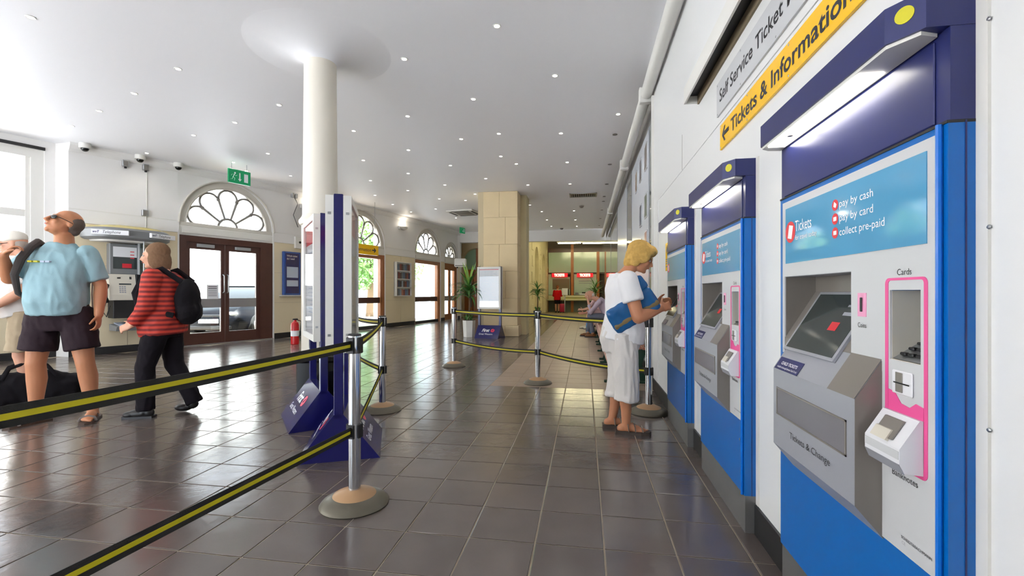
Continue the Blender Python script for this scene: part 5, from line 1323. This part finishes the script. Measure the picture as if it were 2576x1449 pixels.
# ---------------------------------------------------------------- man in cap
pB=fl(70,1009); Bp_=empty('person',pB,math.radians(-46),'man in pale cap, white T-shirt and khaki shorts facing left','person')
HC=V(0,-.10,1.62); HR=rotm(math.radians(-4),math.radians(-10))
b=B(); head(b,HC,HR); b.tube([V(0,.03,1.42),V(0,-.02,1.50),HC+HR@V(0,.02,-.06)],[.065,.058,.056],12)
SHL,SHR=V(.20,.0,1.42),V(-.20,.0,1.42); EL,WL_=V(.25,-.0,1.12),V(.24,-.2,.97); ER,WRR=V(-.25,.0,1.12),V(-.22,-.2,1.0)
arm(b,SHL,EL,WL_,1.,1.1); arm(b,SHR,ER,WRR,1.,1.1); hand(b,WL_,V(0,-.8,-.5),None,V(-.3,-.3,.8),.7); hand(b,WRR,V(0,-.8,-.4),None,V(.3,-.3,.8),.7)
HL,HRt=V(.10,0,.92),V(-.10,0,.92); KL,KR=V(.12,-.03,.49),V(-.12,-.06,.49); AL,AR=V(.12,.04,.085),V(-.12,.0,.085)
leg(b,HL,KL,AL); leg(b,HRt,KR,AR); torso(b,[(V(0,0,.9),.14,.1),(V(0,0,1.2),.14,.1),(V(0,.01,1.42),.15,.09)])
vox(b,'body',SK2,.009,5,parent=Bp_)
WT=cloth('white_cotton',(238,234,230)); KH=cloth('khaki_cloth',(176,158,132))
b=B(); torso(b,[(V(0,-.03,.90),.19,.16),(V(0,-.06,1.02),.20,.18),(V(0,-.04,1.2),.20,.16),(V(0,.0,1.36),.195,.13),(V(0,.01,1.44),.15,.10),(V(0,.015,1.475),.08,.075)])
for S_,E_ in ((SHL,EL),(SHR,ER)):
    e=S_+(E_-S_)*.72; b.ell(S_,(.075,.08,.07)); b.tube([S_,e],[.078,.075],12)
vox(b,'t_shirt',WT,.010,5,.005,8.,1.,Bp_)
b=B(); torso(b,[(V(0,0,.80),.165,.125),(V(0,0,.88),.18,.14),(V(0,-.01,.95),.18,.14)])
for H_,K_ in ((HL,KL),(HRt,KR)):
    e=H_+(K_-H_)*.92; b.tube([H_,e],[.11,.115],14)
vox(b,'shorts',KH,.010,5,.006,8.,4.,Bp_)
P=lambda x,y,z: HC+HR@V(x,y,z)
cp_=B(); cp_.ell(P(0,.012,.066),(.086,.106,.07),HR); cp_.ell(P(0,.01,.045),(.088,.108,.035),HR); cp_.ell(P(0,-.12,.045),(.062,.07,.010),HR); vox(cp_,'cap',cloth('pale_cap_cloth',(232,226,214)),.008,4,parent=Bp_)
b=B(); b.ell(P(0,.035,-.005),(.08,.072,.055),HR); vox(b,'hair',cloth('grey_short_hair',(190,178,168),n=.15,s=90),.008,3,parent=Bp_)
face_bits(Bp_,HC,HR); gl=B(); gl.ell(P(.036,-.1,.008),(.022,.004,.016),HR); gl.ell(P(-.036,-.1,.008),(.022,.004,.016),HR); gl.tube([P(.056,-.095,.01),P(.083,-.02,.008)],.003,6); gl.tube([P(-.056,-.095,.01),P(-.083,-.02,.008)],.003,6); gl.obj('spectacles','black',Bp_)
TAN=mat('tan_suede',(190,152,108),.9); shoe(Bp_,AL,V(.1,-1,0),TAN); shoe(Bp_,AR,V(-.15,-1,0),TAN)
# holdall on the floor
pH=fl(78,1012); hb=empty('holdall',pH,math.radians(58),'black soft holdall on the floor behind the man in pale blue','bag')
BLK=cloth('black_nylon',(24,22,26))
b=B(); b.box(-.34,-.13,.01,.34,.13,.2,.05,3); b.ell(V(0,0,.2),(.33,.125,.13)); b.ell(V(-.3,0,.15),(.1,.13,.14)); b.ell(V(.3,0,.14),(.1,.13,.13)); vox(b,'bag_body',BLK,.012,5,.012,7.,5.,hb)
for q in (-1,1): B().tube([V(-.2,q*.09,.26),V(-.15,q*.08,.37),V(0,q*.06,.43),V(.12,q*.08,.36),V(.18,q*.09,.26)],[(.006,.016)]*5,8).obj('handle',BLK,hb)
# ---------------------------------------------------------------- walker in red striped jacket
pC=fl(412,1043); C_=empty('person',pC,math.radians(-72),'walker in red striped jacket and black trousers beside the payphone','person')
k_=.86
HC=V(0,-.07,1.46); HR=rotm(math.radians(12),math.radians(-6))
b=B(); head(b,HC,HR,.93); b.tube([V(0,.02,1.26),V(0,-.02,1.34),HC+HR@V(0,.02,-.06)],[.06,.052,.05],12)
SHL,SHR=V(.17,.0,1.26),V(-.17,.0,1.26); EL,WL_=V(.22,-.02,1.0),V(.20,-.14,.84); ER,WRR=V(-.21,.05,1.0),V(-.19,-.05,.80)
arm(b,SHL,EL,WL_,.9); arm(b,SHR,ER,WRR,.9); hand(b,WL_,V(0,-.8,-.3),None,V(-.3,-.3,.8),.8,s=.9); hand(b,WRR,V(0,-.3,-1),None,V(.3,-.6,0),.6,s=.9)
HL,HRt=V(.09,0,.82),V(-.09,0,.82); KL,KR=V(.09,-.10,.46),V(-.09,.04,.45); AL,AR=V(.09,-.10,.09),V(-.09,.22,.10)
torso(b,[(V(0,0,.8),.13,.1),(V(0,0,1.1),.13,.1),(V(0,.01,1.26),.14,.09)])
vox(b,'body',SK3,.009,5,parent=C_)
def striped():
    m=bpy.data.materials.new('red_striped_quilt'); m.use_nodes=True; nt=m.node_tree; b=nt.nodes['Principled BSDF']; b.inputs['Roughness'].default_value=.7
    tc=nt.nodes.new('ShaderNodeTexCoord'); wv=nt.nodes.new('ShaderNodeTexWave'); wv.wave_type='BANDS'; wv.bands_direction='Z'; wv.inputs['Scale'].default_value=7.5; wv.inputs['Distortion'].default_value=.6
    nt.links.new(tc.outputs['Object'],wv.inputs['Vector']); cr=nt.nodes.new('ShaderNodeValToRGB'); nt.links.new(wv.outputs['Fac'],cr.inputs[0])
    e=cr.color_ramp.elements; e[0].position=.1; e[0].color=lin((116,20,22)); e[1].position=.9; e[1].color=lin((206,62,44)); nt.links.new(cr.outputs[0],b.inputs['Base Color']); return m
b=B(); torso(b,[(V(0,0,.74),.19,.165),(V(0,-.01,.86),.205,.175),(V(0,-.01,1.02),.20,.165),(V(0,.0,1.16),.19,.14),(V(0,.01,1.26),.16,.11),(V(0,.01,1.31),.08,.075)])
for S_,E_,W_2 in ((SHL,EL,WL_),(SHR,ER,WRR)):
    b.ell(S_,(.078,)*3); b.tube([S_,(S_+E_)/2,E_,E_+(W_2-E_)*.9],[.078,.072,.066,.05],12); b.ell(E_,(.066,)*3)
vox(b,'jacket',striped(),.010,5,.006,9.,4.,C_)
BT=cloth('black_trouser_cloth',(24,20,26))
b=B(); torso(b,[(V(0,0,.72),.15,.12),(V(0,0,.86),.16,.125)])
for H_,K_,A_ in ((HL,KL,AL),(HRt,KR,AR)):
    b.tube([H_,(H_+K_)/2,K_,(K_+A_)/2,A_+V(0,0,-.02)],[.1,.09,.075,.07,.068],14); b.ell(K_,(.075,)*3)
vox(b,'trousers',BT,.010,5,.005,9.,8.,C_)
b=B(); P=lambda x,y,z: HC+HR@(V(x,y,z)*.93)
for c,r in (((0,.03,.045),(.088,.092,.082)),((0,.06,-.05),(.085,.06,.115)),((.074,.015,-.04),(.022,.055,.09)),((-.074,.015,-.04),(.022,.055,.09))): b.ell(P(*c),r,HR)
vox(b,'hair',cloth('light_brown_hair',(128,98,74),n=.2,s=60),.008,4,.003,30.,1.,C_)
face_bits(C_,HC,HR,.93)
BS=mat('black_shoe',(26,24,24),.4); shoe(C_,V(.09,-.10,.09),V(0,-1,0),BS,.9); 
b=B(); g=V(-.09,.22,.02); b.ell(g+V(0,-.02,.05),(.042,.05,.045)); b.ell(g+V(0,-.1,.02),(.045,.08,.035)); vox(b,'shoe',BS,.008,4,parent=C_)
rk_=empty('backpack',pC,math.radians(-72),'black rucksack on the back of the walker in red','bag')
b=B(); b.ell(V(0,.20,1.06),(.14,.09,.19)); b.ell(V(0,.21,.95),(.14,.1,.12)); vox(b,'pack',BLK,.012,5,.006,9.,6.,rk_)
for q in (-1,1): B().tube([V(q*.1,.2,1.22),V(q*.12,.05,1.335),V(q*.12,-.09,1.29),V(q*.13,-.165,1.12),V(q*.19,-.1,.98),V(q*.15,.16,.92)],[(.008,.024)]*6,8).obj('strap',BLK,rk_)
# ---------------------------------------------------------------- woman in white
pD=fl(1568,1082); D_=empty('person',pD,math.radians(96),'blonde woman in white top and trousers at the farthest machine','person')
s=.9
HC=V(0,-.135,1.405); HR=rotm(math.radians(-8),math.radians(-24))
b=B(); head(b,HC,HR,.92); b.tube([V(0,.03,1.22),V(0,-.03,1.29),HC+HR@V(0,.02,-.055)],[.06,.052,.05],14)
SHR,SHL=V(-.175,-.0,1.225),V(.175,-.0,1.225); ER,WRR=V(-.225,-.07,.93),V(-.13,-.26,1.0); EL,WL_=V(.215,-.10,.95),V(.10,-.29,1.03)
arm(b,SHR,ER,WRR,.9,1.28); arm(b,SHL,EL,WL_,.9,1.28)
hand(b,WRR,V(.35,-.85,.2),V(.4,.1,-.5),V(.3,-.2,.9),.9,s=.92); hand(b,WL_,V(-.2,-.9,.2),V(-.4,.1,-.5),V(-.3,-.2,.9),.9,s=.92)
HL,HRt=V(.09,.02,.80),V(-.09,.02,.80); KL,KR=V(.09,.01,.42),V(-.09,-.01,.42); AL,AR=V(.085,.075,.075),V(-.085,-.005,.075)
leg(b,HL,KL,AL,.9,1.02); leg(b,HRt,KR,AR,.9,1.02); fL,fR=V(-.05,-1,0),V(-.12,-1,0); foot(b,AL,fL,.95); foot(b,AR,fR,.95)
torso(b,[(V(0,.02,.78),.13,.1),(V(0,0,1.0),.13,.1),(V(0,.02,1.24),.14,.08)])
vox(b,'body',SK1,.007,5,parent=D_)
WC=cloth('white_blouse_cotton',(242,240,240),n=.02); WP=cloth('white_trouser_linen',(226,220,214),n=.03)
b=B(); torso(b,[(V(0,.015,.735),.185,.17),(V(0,.0,.82),.182,.168),(V(0,-.005,.95),.175,.15),(V(0,-.005,1.08),.18,.15),(V(0,.02,1.18),.175,.125),(V(0,.03,1.245),.13,.095),(V(0,.03,1.275),.085,.07)])
for S_,E_ in ((SHL,EL),(SHR,ER)):
    e=S_+(E_-S_)*.58; b.ell(S_,(.07,.078,.07)); b.tube([S_,e],[.078,.082],14)
vox(b,'blouse',WC,.008,5,.004,7.,2.,D_)
b=B(); torso(b,[(V(0,.02,.66),.15,.14),(V(0,.03,.74),.165,.155),(V(0,.02,.84),.155,.14)])
for H_,K_,A_ in ((HL,KL,AL),(HRt,KR,AR)):
    e=K_+(A_-K_)*.45; b.tube([H_,(H_+K_)/2,K_,e],[.105,.102,.094,.088],16)
    b.tube([e+V(0,0,.03),e],[.092,.093],16)
tr=vox(b,'trousers',WP,.0075,5,.011,11.,7.,D_,zs=.3)
P=lambda x,y,z: HC+HR@(V(x,y,z)*.92)
BLO=cloth('blonde_hair',(204,164,92),n=.22,s=45)
b=B()
for c,r in (((0,.022,.058),(.094,.108,.088)),((0,.05,.0),(.09,.075,.075)),((0,-.055,.088),(.078,.058,.045)),((.072,-.01,.02),(.024,.06,.06)),((-.072,-.01,.02),(.024,.06,.06)),((0,.072,-.055),(.075,.045,.065)),((.07,.03,-.04),(.026,.045,.05)),((-.07,.03,-.04),(.026,.045,.05))): b.ell(P(*c),r,HR)
vox(b,'hair',BLO,.007,4,.004,26.,3.,D_)
face_bits(D_,HC,HR,.92,brow=BLO); sp=B()
for q in (-1,1): sp.tube([P(q*.036+.022*math.cos(2*PI*k/12),-.102,.004+.016*math.sin(2*PI*k/12)) for k in range(12)],.0022,6,closed=True); sp.tube([P(q*.058,-.1,.008),P(q*.082,-.02,.012)],.0025,6)
tag(sp.obj('spectacles','midbrown',D_),None)
SOL=mat('dark_sandal_sole',(70,60,54),.6); SIL=mat('pewter_strap',(168,160,150),.3,metal=.7)
sandal(D_,AL,fL,SOL,SIL,.95,.026,3); sandal(D_,AR,fR,SOL,SIL,.95,.026,3)
B().tube([WRR+V(.03*math.cos(2*PI*k/12),.0,.0)+V(0,.012*0,.03*math.sin(2*PI*k/12)) for k in range(12)],.004,6,closed=True).obj('bracelet','steel',D_)
# blue and bronze shoulder bag held under her arm
bgm=Matrix.Translation(pD)@Matrix.Rotation(math.radians(96),4,'Z')@Matrix.Translation(V(-.165,-.045,.985))@Matrix.Rotation(math.radians(-32),4,'X')
hbg=empty('handbag',mtx=bgm,label='blue shiny handbag with bronze band under the arm of the woman in white',cat='bag')
BLU=mat('blue_patent',(24,92,150),.25,bump=.5,bump_scale=14); BRZ=mat('bronze_band',(128,108,68),.4,noise_amt=.15,noise_scale=30)
b=B(); b.box(-.035,-.2,-.10,.035,.2,.10,.03,2); vox(b,'pouch',BLU,.008,4,.006,9.,3.,hbg)
B().box(-.042,-.196,-.062,.042,.196,-.018,.014,2).obj('band',BRZ,hbg)
b=B(); b.prism([(-.06,.09),(-.2,.10),(-.19,.20),(-.13,.23)],'x',-.02,.03); vox(b,'flap',BLU,.008,4,.004,9.,5.,hbg)
# ---------------------------------------------------------------- seated figures
def seated(loc,label,skinm,shirt,trous,hairm,shoem,bare=False,hand_up=True,bald=False,sc=1.,pants_to=.95):
    r=empty('person',loc,math.radians(-90),label,'person')
    HC=V(0,-.46,1.06); HR=rotm(math.radians(10),math.radians(-18))
    b=B(); head(b,HC,HR,.98); b.tube([V(0,-.2,.92),V(0,-.33,.97),HC+HR@V(0,.02,-.06)],[.065,.058,.054],12)
    SHL,SHR=V(.19,-.24,.90),V(-.19,-.24,.90); EL,WL_=V(.20,-.45,.64),V(.07,-.52,.93); ER,WRR=V(-.20,-.42,.64),V(-.08,-.62,.60)
    if not hand_up: WL_=V(.08,-.64,.60)
    arm(b,SHL,EL,WL_); arm(b,SHR,ER,WRR); hand(b,WL_,V(-.2,.1,1) if hand_up else V(-.3,-.8,0),None,V(-.6,.3,0),.5); hand(b,WRR,V(.5,-.7,0),None,V(0,0,1),.5)
    HL,HRt=V(.1,0,.52),V(-.1,0,.52); KL,KR=V(.12,-.46,.53),V(-.12,-.44,.53); AL,AR=V(.12,-.40,.09),V(-.12,-.52,.09)
    leg(b,HL,KL,AL); leg(b,HRt,KR,AR); torso(b,[(V(0,0,.5),.14,.1),(V(0,-.1,.75),.14,.1),(V(0,-.22,.92),.15,.09)])
    vox(b,'body',skinm,.011,5,parent=r)
    b=B(); torso(b,[(V(0,.04,.46),.18,.14),(V(0,.0,.58),.19,.15),(V(0,-.08,.74),.19,.14),(V(0,-.17,.87),.185,.115),(V(0,-.22,.94),.15,.09),(V(0,-.25,.975),.08,.07)])
    for S_,E_,W2 in ((SHL,EL,WL_),(SHR,ER,WRR)):
        b.ell(S_,(.07,)*3); e=S_+(E_-S_)*.6; b.tube([S_,e] if bare else [S_,E_,E_+(W2-E_)*.6],[.07,.07] if bare else [.07,.06,.05],12)
        if not bare: b.ell(E_,(.06,)*3)
    vox(b,'shirt',shirt,.011,5,.005,8.,1.,r)
    b=B(); torso(b,[(V(0,.0,.44),.17,.14),(V(0,.01,.56),.17,.14)])
    for H_,K_,A_ in ((HL,KL,AL),(HRt,KR,AR)):
        if bare: b.tube([H_,H_+(K_-H_)*.8],[.1,.095],12)
        else: b.tube([H_,K_,A_+V(0,0,.03)],[.1,.08,.065],12); b.ell(K_,(.082,)*3)
    vox(b,'trousers',trous,.012,4,parent=r)
    P=lambda x,y,z: HC+HR@V(x,y,z)
    b=B()
    if bald: b.ell(P(0,.05,.0),(.083,.066,.06),HR)
    else:
        b.ell(P(0,.03,.04),(.088,.095,.085),HR); b.ell(P(0,.07,-.04),(.075,.05,.08),HR)
    vox(b,'hair',hairm,.009,3,parent=r); face_bits(r,HC,HR)
    shoe(r,AL,V(.05,-1,0),shoem); shoe(r,AR,V(-.05,-1,0),shoem)
    return r
seated(V(.60,11.75,0),'elderly man in lilac shirt leaning forward on the bench',SK2,cloth('lilac_shirt_cloth',(196,180,194)),cloth('grey_trouser_cloth',(112,118,134)),cloth('white_hair',(222,214,204),n=.1,s=60),mat('brown_leather',(128,80,40),.4),bald=True)
seated(V(.56,14.3,0),'person in pink top with bare legs and white shoes on the farthest bench',SK3,cloth('pink_top_cloth',(226,188,190)),cloth('pale_shorts_cloth',(206,176,176)),cloth('fair_hair',(206,182,150),n=.1,s=60),mat('white_trainer',(226,222,204),.6),bare=True,hand_up=False)
pbag=empty('carrier_bag',V(.12,12.5,0),.2,'bright blue carrier bag on the floor by the seated man','bag')
b=B(); b.box(-.06,-.14,.0,.06,.14,.3,.02,2); vox(b,'bag_body',mat('cyan_plastic',(40,150,206),.35),.012,3,.01,9.,2.,pbag)
for q in (-1,1): B().tube([V(q*.03,-.07,.29),V(q*.02,-.05,.4),V(q*.02,.05,.4),V(q*.03,.07,.29)],.008,6).obj('handle',bpy.data.materials['cyan_plastic'],pbag)
# ---------------------------------------------------------------- woman in red jacket at the counter
gx=oy(1402,700,25.9); G_=empty('person',V(gx.x,25.9,0),math.radians(172),'woman in red jacket and black skirt standing at the ticket counter','person')
HC=V(0,-.10,1.43); HR=rotm(0,math.radians(-22))
b=B(); head(b,HC,HR,.93); b.tube([V(0,.0,1.24),HC+HR@V(0,.02,-.05)],[.055,.05],10)
SHL,SHR=V(.17,0,1.22),V(-.17,0,1.22); EL,WL_=V(.23,-.06,.97),V(.16,-.26,.98); ER,WRR=V(-.23,-.06,.97),V(-.16,-.26,.98)
arm(b,SHL,EL,WL_,.9); arm(b,SHR,ER,WRR,.9); hand(b,WL_,V(0,-1,0),None,V(-1,0,.2),.4); hand(b,WRR,V(0,-1,0),None,V(1,0,.2),.4)
HL,HRt=V(.09,0,.8),V(-.09,0,.8); AL,AR=V(.08,.03,.08),V(-.08,.03,.08); leg(b,HL,V(.085,0,.43),AL,.9); leg(b,HRt,V(-.085,0,.43),AR,.9); torso(b,[(V(0,0,.8),.13,.1),(V(0,0,1.22),.14,.09)])
vox(b,'body',SK2,.012,4,parent=G_)
b=B(); torso(b,[(V(0,0,.72),.2,.16),(V(0,0,.9),.19,.15),(V(0,0,1.1),.19,.14),(V(0,.01,1.22),.16,.11),(V(0,.01,1.27),.08,.08)])
for S_,E_,W2 in ((SHL,EL,WL_),(SHR,ER,WRR)): b.ell(S_,(.075,)*3); b.tube([S_,E_,E_+(W2-E_)*.8],[.075,.065,.05],12); b.ell(E_,(.065,)*3)
vox(b,'jacket',cloth('bright_red_wool',(206,18,28)),.012,4,parent=G_)
b=B(); torso(b,[(V(0,0,.50),.165,.135),(V(0,0,.65),.17,.14),(V(0,0,.78),.17,.135)]); vox(b,'skirt',BT,.012,3,parent=G_)
P=lambda x,y,z: HC+HR@V(x,y,z); b=B(); b.ell(P(0,.025,.045),(.085,.09,.08),HR); b.ell(P(0,.06,-.02),(.075,.05,.07),HR); vox(b,'hair',cloth('auburn_hair',(134,78,48),n=.2,s=60),.01,3,parent=G_)
shoe(G_,AL,V(0,-1,0),BS,.9); shoe(G_,AR,V(0,-1,0),BS,.9)
# ================================================================ CEILING DOWNLIGHTS
LIT=[(77,43),(448,173),(338,235),(250,279),(180,317),(369,385),(487,340),(591,308),(702,264),(674,386),(587,408),(620,430),(731,442),(1250,65),(1017,148),(1396,190),(1191,249),(1025.5,292),(890,329),(1255,336),(1411,335),(1160.5,349.5),(1027.6,377),(1260,393),(1299,412),(1427,408),(914,403),(1133,416),(1027,436),(1222,449),(932,454),(1119,465),(1328,465),(1434,462.5),(1195,488),(943.5,491),(1026,479),(1105,500),(1171,504),(988,514),(1096,525.5),(1034,533),(1147,548),(1333,515.5),(1363,532),(1444,530),(1376,553),(1447.5,553),(1387,569),(1451,569),(1555,287)]
OFF=[(1547,338),(1534,413),(1526.5,463),(1520,494),(1518,506),(1514,528),(1510,549.5),(1507,567)]
ring_me=B().lathe([(.026,CZ-.004),(.036,CZ-.006),(.04,CZ-.003),(.04,CZ)],20).mesh('trim_ring','frame_w')
lens_me=B().lathe([(.001,CZ-.005),(.027,CZ-.005),(.027,CZ-.002)],20).mesh('lamp','lamp')
off_me=B().lathe([(.001,CZ-.008),(.04,CZ-.008),(.04,CZ-.002)],20).mesh('lamp','lens_off')
sl=bpy.data.lights.new('downlight_beam','SPOT'); sl.energy=SPOT_W; sl.spot_size=math.radians(125); sl.spot_blend=.7; sl.shadow_soft_size=.05; sl.color=(1,.95,.87)
ORD=['topmost','second','third','fourth','fifth','sixth','seventh','eighth','ninth','tenth','eleventh','twelfth','thirteenth','fourteenth','fifteenth','sixteenth','seventeenth','eighteenth','nineteenth','twentieth','twenty-first','twenty-second','twenty-third','twenty-fourth']
pts=[]
for region,lo,hi in (('left of the round column',-99,806),('right of the round column, left of the pillar',806,1140),('above the stone pillar',1140,1310),('right of the pillar',1310,2600)):
    for k,(a,b) in enumerate(sorted([q for q in LIT if lo<=q[0]<hi],key=lambda q:q[1])):
        pts.append((fl(a,b,CZ),True,'lit ceiling downlight %s, %s'%(region,'topmost in the picture' if k==0 else ORD[k]+' from the top')))
for k,(a,b) in enumerate(sorted(OFF,key=lambda q:q[1])): pts.append((fl(a,b,CZ),False,'unlit dark ceiling downlight along the right wall, %s'%('nearest the camera' if k==0 else ORD[k]+' from the camera')))
for i,x in enumerate((-6.8,-4.4,-2.0)):  # unseen downlights added overhead to balance the light near the camera
    for j,y in enumerate((-1.6,.2,1.9)): pts.append((Vector((x,y,CZ)),True,'added lit ceiling downlight overhead outside the view, %s row from the left, %s'%(('first','second','third')[i],('rear','middle','front')[j])))
for p,lit,lab_ in pts:
    r=empty('ceiling_downlight',(p.x,p.y,0),0,lab_,'downlight',group='lit ceiling downlights' if lit else 'unlit ceiling downlights')
    link('trim_ring',ring_me,r); link('lamp',lens_me if lit else off_me,r)
    if lit:
        so=bpy.data.objects.new('downlight_beam',sl); COL.objects.link(so); so.parent=r; so.location=(0,0,CZ-.03)
